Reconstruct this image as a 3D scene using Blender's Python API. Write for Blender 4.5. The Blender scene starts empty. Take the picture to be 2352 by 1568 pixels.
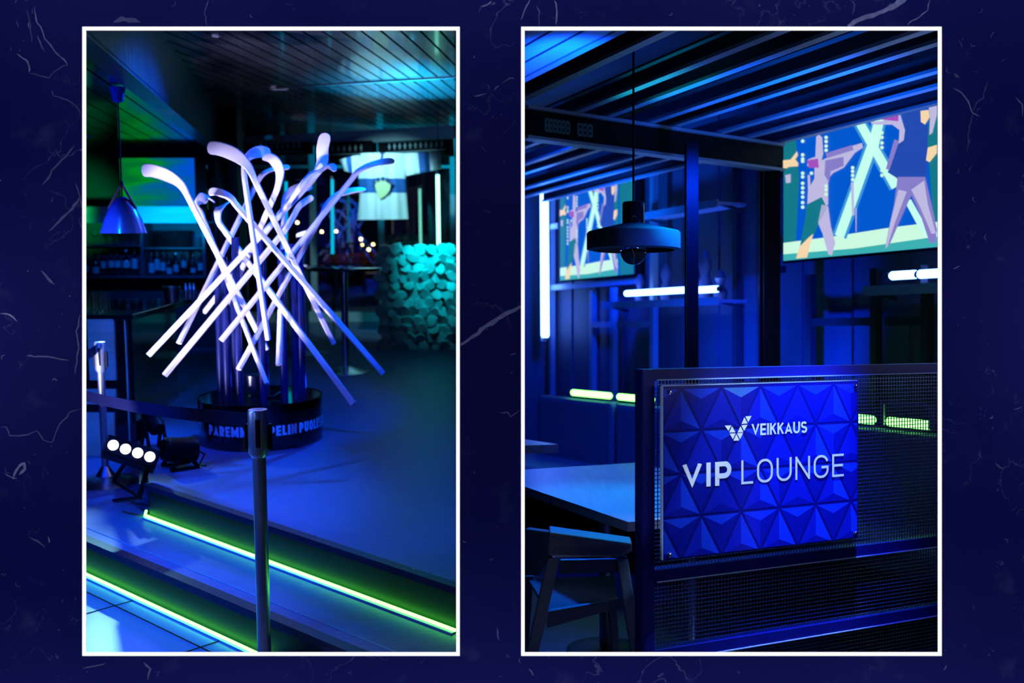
import bpy, bmesh, math, random
from mathutils import Vector, Matrix
C = bpy.context.scene.collection
PI = math.pi
random.seed(7)
F = 2334.0            # focal length in pixels of the 2352 px frame
CX, HY = 1176.0, 755.0
EYE = 1.30            # camera height above the lounge floor
EL = 1.57             # camera height above the tiled floor of the bar room
TILT = math.atan(255 / F)   # the bar room was photographed with the camera looking down by this angle
YW = 2.75             # plane of the marble wall

# ------------------------------------------------------------------ camera, world, exposure
cd = bpy.data.cameras.new('camera'); cam = bpy.data.objects.new('camera', cd); C.objects.link(cam)
cam.location = (0, 0, EYE); cam.rotation_euler = (PI / 2, 0, 0)
cd.sensor_width = 36; cd.lens = F / 2352 * 36
cd.shift_y = -(784 - HY) / 2352
cd.clip_start = .05; cd.clip_end = 500
cd.dof.use_dof = True; cd.dof.focus_distance = 3.45; cd.dof.aperture_fstop = 2.5
bpy.context.scene.camera = cam
w = bpy.data.worlds.new('night'); bpy.context.scene.world = w; w.use_nodes = True
w.node_tree.nodes['Background'].inputs[0].default_value = (.0006, .001, .004, 1)
w.node_tree.nodes['Background'].inputs[1].default_value = 1
vs = bpy.context.scene.view_settings
vs.view_transform = 'Standard'; vs.look = 'None'; vs.exposure = 0; vs.gamma = 1; vs.use_curve_mapping = False

ML = Matrix.Translation((0, 0, EYE)) @ Matrix.Rotation(TILT, 4, 'X') @ Matrix.Translation((0, 0, -EL))
MR = Matrix.Identity(4)
ROOM = {'L': ML, 'R': MR}

def lamp(name, kind, room, loc, energy, color, target=None, size=.1, size_y=None, angle=60, blend=.6, spread=None, shadow_soft=None):
    ld = bpy.data.lights.new(name, kind); ld.energy = energy; ld.color = color
    if kind == 'AREA':
        ld.size = size
        if size_y: ld.shape = 'RECTANGLE'; ld.size_y = size_y
        if spread: ld.spread = math.radians(spread)
    else:
        ld.shadow_soft_size = size
    if kind == 'SPOT': ld.spot_size = math.radians(angle); ld.spot_blend = blend
    o = bpy.data.objects.new(name, ld); C.objects.link(o)
    m = Matrix.Translation(loc)
    if target is not None:
        d = (Vector(target) - Vector(loc)).normalized()
        m = m @ d.to_track_quat('-Z', 'Y').to_matrix().to_4x4()
    o.matrix_world = ROOM[room] @ m
    o['label'] = 'unseen light without a lamp body'; o['kind'] = 'structure'
    return o

# grazing area lights added only to brighten the marble wall
for (x, z, sx, sy, e) in ((0, EYE + 1.5, 3.8, .05, 17), (0, EYE - 1.5, 3.8, .05, 17)):
    lamp('marble_fill', 'AREA', 'R', (x, YW - .26, z), e, (.62, .68, 1.0), (x, YW, z - .75 * (1 if z > EYE else -1)), sx, sy)
for s in (-1, 1):
    lamp('marble_fill', 'AREA', 'R', (s * 1.85, YW - .26, EYE), 6, (.62, .68, 1.0), (s * 1.2, YW, EYE), 1.8, .05)

# bar room: bare light objects, some added as fill
WHITE = (.66, .60, 1.0)
DB = (.0, .035, 1)
lamp('stage_beam', 'SPOT', 'L', (-2.75, 3.95, .12), 680, WHITE, (-1.40, 5.6, 1.5), .05, angle=36, blend=.4)
lamp('stage_beam', 'SPOT', 'L', (-1.75, 3.3, .06), 340, WHITE, (-1.40, 5.6, 1.65), .05, angle=30, blend=.5)
lamp('blue_spot', 'SPOT', 'L', (-.75, 6.4, 2.5), 520, (.0, .11, 1), (-1.4, 5.55, 1.7), .06, angle=70, blend=.6)  # overhead blue fill added for the upper faces of the sticks
lamp('blue_spot', 'SPOT', 'L', (-.35, 4.1, 2.5), 300, (.0, .07, 1), (-1.2, 5.5, 1.2), .05, angle=40, blend=.5)
lamp('blue_spot', 'SPOT', 'L', (-.60, 3.2, 2.5), 110, DB, (-.85, 4.6, .2), .05, angle=70, blend=.8)
lamp('blue_spot', 'SPOT', 'L', (-2.3, 3.3, 2.15), 420, (.0, .10, 1), (-1.5, 4.1, .0), .05, angle=50, blend=.8)
lamp('blue_spot', 'SPOT', 'L', (-2.4, 4.2, 2.1), 60, DB, (-2.0, 5.2, .3), .05, angle=50, blend=.8)
lamp('blue_spot', 'SPOT', 'L', (-1.9, 4.0, 2.1), 170, (.0, .12, 1), (-2.35, 5.9, .75), .04, angle=30, blend=.7)
lamp('blue_spot', 'SPOT', 'L', (-2.6, 4.3, 1.6), 45, (.0, .05, 1), (-2.2, 5.0, 2.2), .05, angle=90, blend=.8)
lamp('blue_spot', 'SPOT', 'L', (-1.0, 6.9, .45), 30, DB, (-1.3, 4.6, 2.5), .05, angle=80, blend=.8)
lamp('blue_spot', 'SPOT', 'L', (-1.5, 2.95, 1.3), 30, (.0, .14, 1), (-.83, 3.3, .6), .12, angle=50, blend=.8)  # added so the front barrier post picks up blue
lamp('cyan_spot', 'SPOT', 'L', (-1.35, 9.1, 2.47), 85, (.32, .86, 1), (-1.28, 10.1, 1.80), .02, angle=66, blend=.7)
lamp('cyan_spot', 'SPOT', 'L', (-2.75, 6.5, 1.45), 60, (.3, .8, 1), (-2.42, 6.0, 1.08), .03, angle=40, blend=.8)  # added to make the tall glasses on the bar show
lamp('cyan_spot', 'SPOT', 'L', (-.9, 9.2, 1.15), 1700, (.0, .50, 1), (-.82, 8.0, 2.55), .08, angle=46, blend=1)
lamp('cyan_spot', 'SPOT', 'L', (-.85, 10.2, 1.08), 190, (.0, .62, 1), (-1.15, 11.7, 2.4), .02, angle=70, blend=1)  # added to turn the window frames cyan
lamp('cyan_spot', 'SPOT', 'L', (-.62, 8.9, 2.0), 170, (.0, .80, 1), (-.68, 9.7, 1.2), .04, angle=54, blend=1)
lamp('green_spot', 'SPOT', 'L', (-4.1, 8.2, 1.45), 60, (.0, 1, .25), (-4.1, 9.3, 1.62), .05, angle=40, blend=.9)
lamp('blue_spot', 'SPOT', 'L', (-3.1, 8.0, 1.45), 170, (.0, .42, 1), (-3.1, 9.3, 1.62), .05, angle=40, blend=.9)
lamp('blue_spot', 'SPOT', 'L', (-2.9, 7.6, 1.9), 110, (.0, .14, 1), (-3.1, 9.4, 1.2), .05, angle=50, blend=.9)
# lounge: lights without bodies, several of them added fill
lamp('sign_fill', 'SPOT', 'R', (1.0, 2.84, 2.6), 640, (.42, .62, 1), (.82, 2.95, .9), .03, angle=26, blend=.6)  # spot added to brighten the sign, stands for no fixture
lamp('blue_uplight', 'SPOT', 'R', (1.05, 6.25, .9), 75, DB, (1.3, 6.75, 1.3), .05, angle=110, blend=.9)
lamp('blue_uplight', 'SPOT', 'R', (1.45, 5.6, .9), 75, DB, (1.75, 6.2, 1.3), .05, angle=110, blend=.9)
lamp('blue_spot', 'SPOT', 'R', (.35, 5.4, 2.2), 170, (.0, .07, 1), (.15, 3.9, .72), .05, angle=48, blend=.8)
lamp('blue_spot', 'SPOT', 'R', (.95, 4.0, 2.1), 150, (.0, .30, .9), (.25, 3.2, .6), .05, angle=60, blend=.8)  # added to give the chair a teal tint
lamp('blue_spot', 'SPOT', 'R', (.28, 5.2, 2.35), 420, (.0, .07, 1), (.25, 5.7, 2.8), .05, angle=120, blend=1)  # floating fill added to brighten the ceiling slats
lamp('blue_spot', 'SPOT', 'R', (1.3, 3.9, 1.45), 240, (.0, .12, 1), (1.25, 4.3, 2.35), .1, angle=84, blend=.9)  # added below the joists to brighten their undersides
lamp('teal_fill', 'SPOT', 'R', (.55, 4.3, 1.7), 24, (.0, .75, .8), (.6, 4.2, 2.35), .05, angle=60, blend=1)  # small teal fill added under the joists
lamp('blue_spot', 'SPOT', 'R', (.3, 6.4, 1.6), 220, (.0, .12, 1), (.3, 7.0, 2.3), .1, angle=120, blend=.9)
lamp('blue_spot', 'SPOT', 'R', (.6, 7.2, 2.1), 160, DB, (.35, 8.9, 1.3), .1, angle=100, blend=.9)
lamp('blue_spot', 'SPOT', 'R', (1.5, 3.3, 1.75), 160, (.0, .10, 1), (.48, 4.0, 1.6), .1, angle=24, blend=.9)  # fill added to lift the pendant shade
lamp('blue_spot', 'SPOT', 'R', (.9, 4.4, 2.1), 200, DB, (.6, 5.9, .8), .1, angle=80, blend=.9)

lamp('blue_spot', 'SPOT', 'R', (1.0, 2.83, 1.95), 320, DB, (.93, 3.14, .45), .03, angle=40, blend=1)  # added to brighten the lower rails and mesh

# ------------------------------------------------------------------ helpers
def lin(c):
    return tuple((v / 255 / 12.92) if v / 255 <= .04045 else ((v / 255 + .055) / 1.055) ** 2.4 for v in c)

def mat(name, col, rough=.5, metal=0., var=.12, scale=12., bump=0., coat=0., stretch=None, col2=None, trans=0., ior=1.45, spec=.5):
    m = bpy.data.materials.new(name); m.use_nodes = True; nt = m.node_tree; b = nt.nodes['Principled BSDF']
    tc = nt.nodes.new('ShaderNodeTexCoord'); mp = nt.nodes.new('ShaderNodeMapping'); nz = nt.nodes.new('ShaderNodeTexNoise')
    nz.inputs['Scale'].default_value = scale; nz.inputs['Detail'].default_value = 4
    if stretch: mp.inputs['Scale'].default_value = stretch
    nt.links.new(tc.outputs['Object'], mp.inputs[0]); nt.links.new(mp.outputs[0], nz.inputs['Vector'])
    cr = nt.nodes.new('ShaderNodeValToRGB'); e = cr.color_ramp.elements
    e[0].position = .3; e[1].position = .7
    c2 = col2 or tuple(v * (1 - var) for v in col)
    e[0].color = (*c2, 1); e[1].color = (*col, 1)
    nt.links.new(nz.outputs['Fac'], cr.inputs[0]); nt.links.new(cr.outputs[0], b.inputs['Base Color'])
    b.inputs['Roughness'].default_value = rough; b.inputs['Metallic'].default_value = metal
    b.inputs['Specular IOR Level'].default_value = spec
    if coat: b.inputs['Coat Weight'].default_value = coat; b.inputs['Coat Roughness'].default_value = .05
    if trans: b.inputs['Transmission Weight'].default_value = trans; b.inputs['IOR'].default_value = ior
    if bump:
        bp = nt.nodes.new('ShaderNodeBump'); bp.inputs['Strength'].default_value = bump; bp.inputs['Distance'].default_value = .01
        nt.links.new(nz.outputs['Fac'], bp.inputs['Height']); nt.links.new(bp.outputs[0], b.inputs['Normal'])
    return m

def em(name, col, k):
    m = bpy.data.materials.new(name); m.use_nodes = True; b = m.node_tree.nodes['Principled BSDF']
    b.inputs['Base Color'].default_value = (.02, .02, .02, 1); b.inputs['Roughness'].default_value = .6
    b.inputs['Emission Color'].default_value = (*col, 1); b.inputs['Emission Strength'].default_value = k
    return m

class MB:
    def __init__(s): s.v = []; s.f = []; s.m = []; s.smooth = False
    def add(s, vs, fs, mi=0):
        b = len(s.v); s.v += [tuple(p) for p in vs]; s.f += [tuple(b + i for i in f) for f in fs]; s.m += [mi] * len(fs); return s
    def box(s, c, size, rot=None, mi=0):
        x, y, z = (v / 2 for v in size); vs = [Vector((a * x, b * y, d * z)) for a in (-1, 1) for b in (-1, 1) for d in (-1, 1)]
        if rot is not None: vs = [rot @ v for v in vs]
        vs = [v + Vector(c) for v in vs]
        return s.add(vs, [(0, 1, 3, 2), (4, 6, 7, 5), (0, 4, 5, 1), (2, 3, 7, 6), (0, 2, 6, 4), (1, 5, 7, 3)], mi)
    def bar(s, p, q, wd, ht, up=(0, 0, 1), mi=0):
        p = Vector(p); q = Vector(q); t = (q - p).normalized(); u = Vector(up)
        b = t.cross(u)
        if b.length < 1e-4: b = t.cross(Vector((1, 0, 0)))
        b.normalize(); n = b.cross(t)
        vs = [e + b * (i * wd / 2) + n * (j * ht / 2) for e in (p, q) for i, j in ((-1, -1), (1, -1), (1, 1), (-1, 1))]
        return s.add(vs, [(0, 3, 2, 1), (4, 5, 6, 7), (0, 1, 5, 4), (1, 2, 6, 5), (2, 3, 7, 6), (3, 0, 4, 7)], mi)
    def tube(s, pts, r, seg=12, mi=0, cap=True):
        pts = [Vector(p) for p in pts]; rr = r if isinstance(r, (list, tuple)) else [r] * len(pts)
        ref = None; rings = []
        for i, p in enumerate(pts):
            t = (pts[min(i + 1, len(pts) - 1)] - pts[max(i - 1, 0)]).normalized()
            if ref is None: ref = t.orthogonal().normalized()
            ref = (ref - t * ref.dot(t)).normalized(); b = t.cross(ref)
            rings.append([p + (ref * math.cos(2 * PI * k / seg) + b * math.sin(2 * PI * k / seg)) * rr[i] for k in range(seg)])
        vs = [v for g in rings for v in g]; fs = []
        for i in range(len(pts) - 1):
            for k in range(seg):
                a = i * seg + k; c = i * seg + (k + 1) % seg; fs.append((a, c, c + seg, a + seg))
        if cap: fs.append(tuple(reversed(range(seg)))); fs.append(tuple(range(len(vs) - seg, len(vs))))
        return s.add(vs, fs, mi)
    def lathe(s, prof, seg=32, c=(0, 0, 0), mi=0, close=True):
        c = Vector(c); vs = []; fs = []
        for r, z in prof:
            for k in range(seg): vs.append(c + Vector((r * math.cos(2 * PI * k / seg), r * math.sin(2 * PI * k / seg), z)))
        n = len(prof)
        for i in range(n - 1):
            for k in range(seg):
                a = i * seg + k; b = i * seg + (k + 1) % seg; fs.append((a, b, b + seg, a + seg))
        if close: fs.append(tuple(reversed(range(seg)))); fs.append(tuple(range((n - 1) * seg, n * seg)))
        return s.add(vs, fs, mi)
    def prism(s, poly, off, mi=0):
        n = len(poly); off = Vector(off); vs = [Vector(p) for p in poly] + [Vector(p) + off for p in poly]
        return s.add(vs, [tuple(range(n)), tuple(reversed(range(n, 2 * n)))] + [(i, i + n, (i + 1) % n + n, (i + 1) % n) for i in range(n)], mi)
    def poly(s, pts, mi=0): return s.add(pts, [tuple(range(len(pts)))], mi)
    def build(s, name, mats, parent=None, smooth=None, bevel=0, off=None):
        me = bpy.data.meshes.new(name)
        vs = s.v if off is None else [tuple(Vector(p) - Vector(off)) for p in s.v]
        me.from_pydata(vs, [], s.f); mats = mats if isinstance(mats, (list, tuple)) else [mats]
        for m in mats: me.materials.append(m)
        for p, mi in zip(me.polygons, s.m): p.material_index = mi
        bm = bmesh.new(); bm.from_mesh(me); bmesh.ops.recalc_face_normals(bm, faces=bm.faces); bm.to_mesh(me); bm.free()
        if smooth or (smooth is None and s.smooth):
            for p in me.polygons: p.use_smooth = True
            me.set_sharp_from_angle(angle=math.radians(40))
        me.update()
        o = bpy.data.objects.new(name, me); C.objects.link(o)
        if parent is not None: o.parent = parent
        if bevel:
            bv = o.modifiers.new('bevel', 'BEVEL'); bv.width = bevel; bv.segments = 2; bv.limit_method = 'ANGLE'
        return o

def tag(o, label=None, cat=None, group=None, kind=None):
    if label: o['label'] = label
    if cat: o['category'] = cat
    if group: o['group'] = group
    if kind: o['kind'] = kind
    return o

def thing(name, label, cat, room, loc, rz=0, group=None):
    o = bpy.data.objects.new(name, None); C.objects.link(o); o.empty_display_size = .05
    o.matrix_world = ROOM[room] @ Matrix.Translation(loc) @ Matrix.Rotation(rz, 4, 'Z')
    return tag(o, label, cat, group)

def single(o, label, cat, room, loc=(0, 0, 0), rz=0, group=None):
    o.matrix_world = ROOM[room] @ Matrix.Translation(loc) @ Matrix.Rotation(rz, 4, 'Z')
    return tag(o, label, cat, group)

def struct(name, mb, m, room, **k):
    o = mb.build(name, m, **k); o.matrix_world = ROOM[room]; o['kind'] = 'structure'; return o

def dup(root, room, loc, rz=0, label=None, group=None, scale=None):
    r = root.copy(); C.objects.link(r)
    r.matrix_world = ROOM[room] @ Matrix.Translation(loc) @ Matrix.Rotation(rz, 4, 'Z') @ (Matrix.Diagonal((*scale, 1)) if scale else Matrix.Identity(4))
    if label: r['label'] = label
    if group: r['group'] = group
    for ch in list(root.children):
        c = ch.copy(); C.objects.link(c); c.parent = r
        for g in ch.children:
            d = g.copy(); C.objects.link(d); d.parent = c
    return r

# rays: a measured direction carried to a real plane of the room
RX = Matrix.Rotation(-TILT, 3, 'X')
def ld(px, py): return RX @ Vector(((px - CX) / F, 1, (HY - py) / F))
def LY(px, py, d): r = ld(px, py); r = r * (d / r.y); return Vector((r.x, r.y, r.z + EL))
def LZ(px, py, z): r = ld(px, py); r = r * ((z - EL) / r.z); return Vector((r.x, r.y, z))
def QY(px, py, d): return Vector(((px - CX) / F * d, d, EYE + (HY - py) / F * d))
def QZ(px, py, z): k = (z - EYE) / ((HY - py) / F); return Vector(((px - CX) / F * k, k, z))
def QL(px, py, P, u):      # vertical plane through P along u
    r = (px - CX) / F; s = (r * P[1] - P[0]) / (u[0] - r * u[1]); y = P[1] + s * u[1]
    return s, EYE + (HY - py) / F * y, Vector((P[0] + s * u[0], y, EYE + (HY - py) / F * y))

# ------------------------------------------------------------------ stroke lettering
def arc(cx, cy, rx, ry, a0, a1, n=10):
    return [(cx + rx * math.cos(math.radians(a0 + (a1 - a0) * i / n)), cy + ry * math.sin(math.radians(a0 + (a1 - a0) * i / n))) for i in range(n + 1)]
def glyph(c, t, w):
    h = t / 2; hh = t * .42; T = 1 - hh; B = hh; R = w - h; m = .5
    if c == 'V': return [[(h * .9, 1), (w / 2, h * .9), (w - h * .9, 1)]]
    if c == 'A': return [[(h * .9, 0), (w / 2, 1 - h * .9), (w - h * .9, 0)], [(w * .22, .27), (w * .78, .27)]]
    if c == 'I': return [[(w / 2, 0), (w / 2, 1)]]
    if c == 'L': return [[(h, 1), (h, B), (w, B)]]
    if c == 'E': return [[(w, T), (h, T), (h, B), (w, B)], [(h, m), (w * .93, m)]]
    if c == 'T': return [[(0, T), (w, T)], [(w / 2, T), (w / 2, 0)]]
    if c == 'N': return [[(h, 0), (h, 1)], [(R, 0), (R, 1)], [(h, 1 - h), (R, h)]]
    if c == 'M': return [[(h, 0), (h, 1)], [(R, 0), (R, 1)], [(h, 1 - h), (w / 2, .25), (R, 1 - h)]]
    if c == 'K': return [[(h, 0), (h, 1)], [(R, 1), (h * 1.6, .46)], [(w * .42, .56), (R, 0)]]
    if c == 'U': return [[(h, 1), (h, .36)] + arc(w / 2, .36, w / 2 - h, .36 - B, 180, 360) + [(R, 1)]]
    if c == 'O': rx = w / 2 - h; return [arc(w / 2, .64, rx, .36 - hh, 0, 180) + arc(w / 2, .36, rx, .36 - hh, 180, 360) + [(R, .64)]]
    if c == 'G': rx = w / 2 - h; return [arc(w / 2, .64, rx, .36 - hh, 15, 180) + arc(w / 2, .36, rx, .36 - hh, 180, 360) + [(R, .47), (w * .52, .47)]]
    if c in 'PR':
        r = (T - .40) / 2; x_ = min(r, (w - 2 * h) * .8); p = [[(h, 0), (h, 1)], [(h, T), (w - h - x_, T)] + arc(w - h - x_, T - r, x_, r, 90, -90) + [(h, .40)]]
        return p + ([[(w * .5, .40), (R, 0)]] if c == 'R' else [])
    if c == 'S': rx = w / 2 - h; r = (T - .5) / 2; return [arc(w / 2, T - r, rx, r, 25, 180) + arc(w / 2, T - r, rx, r, 180, 270)[1:] + arc(w / 2, B + r, rx, r, 90, 0)[1:] + arc(w / 2, B + r, rx, r, 0, -155)[1:]]
    return []
def strokes(txt, x0, y0, x1, y1, t, gap=.14, widths=None):
    """2-D quads of a word fitted between x0..x1 and y0..y1; t is the stroke as a share of the height."""
    W = {'I': t * 1.0, 'M': .86, 'L': .5, 'E': .54, 'S': .6, 'V': .72, 'A': .72, ' ': .22, 'T': .6, 'N': .66, 'O': .68, 'U': .66, 'G': .68}
    ws = [W.get(c, .62) for c in txt]; tot = sum(ws) + gap * (len(txt) - 1); H = y1 - y0; k = (x1 - x0) / tot; x = x0; out = []
    for c, wd in zip(txt, ws):
        asp = k / H     # horizontal stretch
        for pl in glyph(c, t, wd * asp):
            # work in a square unit so that strokes keep one width
            P = [Vector(q_) for q_ in pl]
            P = [p for i_, p in enumerate(P) if i_ == 0 or (p - P[i_ - 1]).length > 1e-4]
            n = len(P); L = []; Rr = []
            for i, p in enumerate(P):
                d1 = (P[i] - P[i - 1]).normalized() if i else None; d2 = (P[i + 1] - P[i]).normalized() if i < n - 1 else None
                if i == 0 and (P[0] - P[-1]).length < .02 and n > 4: d1 = (P[-1] - P[-2]).normalized()
                if i == n - 1 and (P[0] - P[-1]).length < .02 and n > 4: d2 = (P[1] - P[0]).normalized()
                d1 = d1 or d2; d2 = d2 or d1
                nn = Vector((-(d1.y + d2.y), d1.x + d2.x))
                if nn.length < 1e-5: nn = Vector((-d1.y, d1.x))
                nn.normalize(); q = nn.dot(Vector((-d1.y, d1.x))); s_ = (t / 2) / max(q, .42)
                L.append(p + nn * s_); Rr.append(p - nn * s_)
            for i in range(n - 1):
                q = [L[i], L[i + 1], Rr[i + 1], Rr[i]]
                out.append([(x + a.x * H, y0 + min(max(a.y, 0), 1) * H) for a in q])
        x += (wd + gap) * k
    return out

# ------------------------------------------------------------------ materials
M = dict(
    black=mat('black_paint', (.005, .005, .006), .45, spec=.12), blackgloss=mat('black_gloss', (.006, .006, .008), .08, coat=.6),
    ceil=mat('ceiling_slat_black', (.045, .05, .06), .26, var=.3, scale=5, coat=.2),
    ceilup=mat('ceiling_void', (.004, .004, .005), .8),
    chrome=mat('polished_chrome', (.75, .78, .8), .26, 1, var=.05), steel=mat('brushed_steel', (.4, .42, .45), .3, 1, stretch=(1, 1, 12)),
    stick=mat('white_lacquer', (.82, .80, .84), .38, var=.04), floor=mat('stage_laminate', (.15, .20, .38), .42, spec=.3, var=.35, scale=9, stretch=(1.5, 22, 1)),
    pipe=mat('dark_blue_gloss_pipe', (.007, .014, .10), .2, coat=.25), satin=mat('satin_steel', (.42, .5, .62), .32, .75),
    tile=mat('grey_floor_tile', (.42, .46, .50), .28, var=.12, scale=3), riser=mat('step_riser', (.012, .016, .02), .5, spec=.25),
    nosing=mat('step_nosing', (.02, .02, .04), .4, spec=.25), neon=em('green_neon', (.10, 1.0, .07), 11), lens=em('white_lens', (.75, .78, 1), 3.2),
    strip=mat('clear_profile', (.2, .5, .6), .2), oak=mat('light_oak', (.55, .50, .44), .45, var=.3, scale=3, stretch=(1, 1, 14)),
    glass=mat('drinking_glass', (.97, .98, 1), .02, trans=1.0, ior=1.3, var=0), cyanframe=mat('pale_window_frame', (.62, .68, .72), .35),
    bottle=mat('dark_bottle_glass', (.01, .012, .02), .06), labelm=mat('paper_label', (.35, .5, .55), .6), cloth=mat('white_jersey_cloth', (.85, .88, .9), .7, var=.05),
    clothblue=mat('blue_jersey_cloth', (.02, .12, .45), .7), crest=mat('crest_gold', (.75, .8, .4), .5), crestd=mat('crest_navy', (.02, .05, .2), .6),
    rope=mat('belt_webbing', (.005, .007, .035), .9, spec=.1), shade=mat('blue_grey_enamel', (.012, .05, .34), .25, coat=.4),
    shadein=mat('white_enamel', (.8, .78, .75), .5), warm=em('warm_bulb', (1, .62, .42), 3.0), leather=mat('dark_leather', (.03, .02, .02), .5),
    text=mat('pale_vinyl', (.8, .9, .95), .5, var=.03), textw=mat('white_vinyl', (.85, .9, .92), .5, var=.02),
    vein=mat('marble_vein', (.27, .29, .52), .55, var=.45, scale=60), vein2=mat('marble_vein_faint', (.12, .13, .32), .55, var=.5, scale=40),
    white=em('white_frame_glow', (1, 1, 1), 1.05), stonef=None,
    bluetube=em('blue_white_tube', (.10, .26, 1), 16), greentube=em('lime_tube', (.16, 1, .12), 7),
    steelframe=mat('dark_steel_frame', (.05, .055, .07), .35, .3), joist=mat('galvanised_joist', (.38, .42, .48), .4, .2, var=.2, scale=3),
    wallblue=mat('dark_wall_panel', (.10, .11, .16), .6, var=.25, scale=2), fabric=mat('grey_bench_fabric', (.26, .32, .42), .9, var=.2, scale=60, bump=.2),
    wood=mat('pale_table_wood', (.42, .42, .44), .38, var=.2, scale=4, stretch=(14, 1, 1)), chairwood=mat('stained_chair_wood', (.10, .14, .20), .45, var=.25, scale=4, stretch=(1, 1, 12)),
    concrete=mat('concrete_shade', (.07, .09, .14), .75, var=.2, scale=30), grey=mat('grey_floor', (.05, .05, .06), .5),
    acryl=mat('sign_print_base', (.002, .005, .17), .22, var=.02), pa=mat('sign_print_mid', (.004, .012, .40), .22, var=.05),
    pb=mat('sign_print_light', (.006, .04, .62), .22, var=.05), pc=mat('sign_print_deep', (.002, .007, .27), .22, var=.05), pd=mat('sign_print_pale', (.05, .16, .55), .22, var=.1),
    edge=mat('acrylic_edge_rail_highlight', (.35, .5, .8), .15), rail=mat('blue_black_rail', (.004, .008, .14), .4, spec=.12), brass=mat('screw_steel', (.7, .72, .75), .2, 1),
    warmlight=em('sodium_light', (1, .60, .25), 26), road=em('road_glow', (.5, .12, .03), .06), night=mat('night_ground', (.01, .01, .012), .9),
)

# marble
def marble():
    m = bpy.data.materials.new('navy_marble'); m.use_nodes = True; nt = m.node_tree; N = nt.nodes; Lk = nt.links; b = N['Principled BSDF']
    tc = N.new('ShaderNodeTexCoord')
    def noise(sc, det=5, dist=0):
        n = N.new('ShaderNodeTexNoise'); n.inputs['Scale'].default_value = sc; n.inputs['Detail'].default_value = det; n.inputs['Distortion'].default_value = dist
        Lk.new(tc.outputs['Object'], n.inputs['Vector']); return n
    def ramp(src, stops):
        r = N.new('ShaderNodeValToRGB'); e = r.color_ramp.elements
        e[0].position = stops[0][0]; e[0].color = (*stops[0][1], 1); e[1].position = stops[-1][0]; e[1].color = (*stops[-1][1], 1)
        for p, c in stops[1:-1]: q = e.new(p); q.color = (*c, 1)
        Lk.new(src, r.inputs[0]); return r
    base = ramp(noise(2.2, 6).outputs['Fac'], [(.35, (.0022, .0055, .105)), (.7, (.0085, .0105, .125))])
    k0, k1 = (0, 0, 0), (1, 1, 1)
    # thin broken filaments, thin only where a second noise allows them
    fil = ramp(noise(7, 8, .8).outputs['Fac'], [(.492, k0), (.5, k1), (.508, k0)])
    msk = ramp(noise(3.1, 3).outputs['Fac'], [(.56, k0), (.72, k1)])
    mm = N.new('ShaderNodeMath'); mm.operation = 'MULTIPLY'; Lk.new(fil.outputs[0], mm.inputs[0]); Lk.new(msk.outputs[0], mm.inputs[1])
    fl2 = ramp(noise(26, 5, 1.2).outputs['Fac'], [(.488, k0), (.5, k1), (.512, k0)])
    ms2 = ramp(noise(19, 2).outputs['Fac'], [(.66, k0), (.74, k1)])
    m2 = N.new('ShaderNodeMath'); m2.operation = 'MULTIPLY'; Lk.new(fl2.outputs[0], m2.inputs[0]); Lk.new(ms2.outputs[0], m2.inputs[1])
    spk = ramp(noise(95, 2).outputs['Fac'], [(.755, k0), (.80, k1)])
    cloud = ramp(noise(9, 6).outputs['Fac'], [(.62, k0), (.9, (.35, .35, .35))])
    a1 = N.new('ShaderNodeMath'); a1.operation = 'MAXIMUM'; Lk.new(mm.outputs[0], a1.inputs[0]); Lk.new(m2.outputs[0], a1.inputs[1])
    a2 = N.new('ShaderNodeMath'); a2.operation = 'MAXIMUM'; Lk.new(a1.outputs[0], a2.inputs[0]); Lk.new(spk.outputs[0], a2.inputs[1])
    a3 = N.new('ShaderNodeMath'); a3.operation = 'MAXIMUM'; Lk.new(a2.outputs[0], a3.inputs[0]); Lk.new(cloud.outputs[0], a3.inputs[1])
    a4 = N.new('ShaderNodeMath'); a4.operation = 'MULTIPLY'; a4.inputs[1].default_value = .75; Lk.new(a3.outputs[0], a4.inputs[0])
    mx = N.new('ShaderNodeMix'); mx.data_type = 'RGBA'; Lk.new(a4.outputs[0], mx.inputs[0]); Lk.new(base.outputs[0], mx.inputs[6]); mx.inputs[7].default_value = (.16, .17, .33, 1)
    Lk.new(mx.outputs[2], b.inputs['Base Color']); b.inputs['Roughness'].default_value = .75; b.inputs['Specular IOR Level'].default_value = .1
    return m
M['marble'] = marble()

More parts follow.
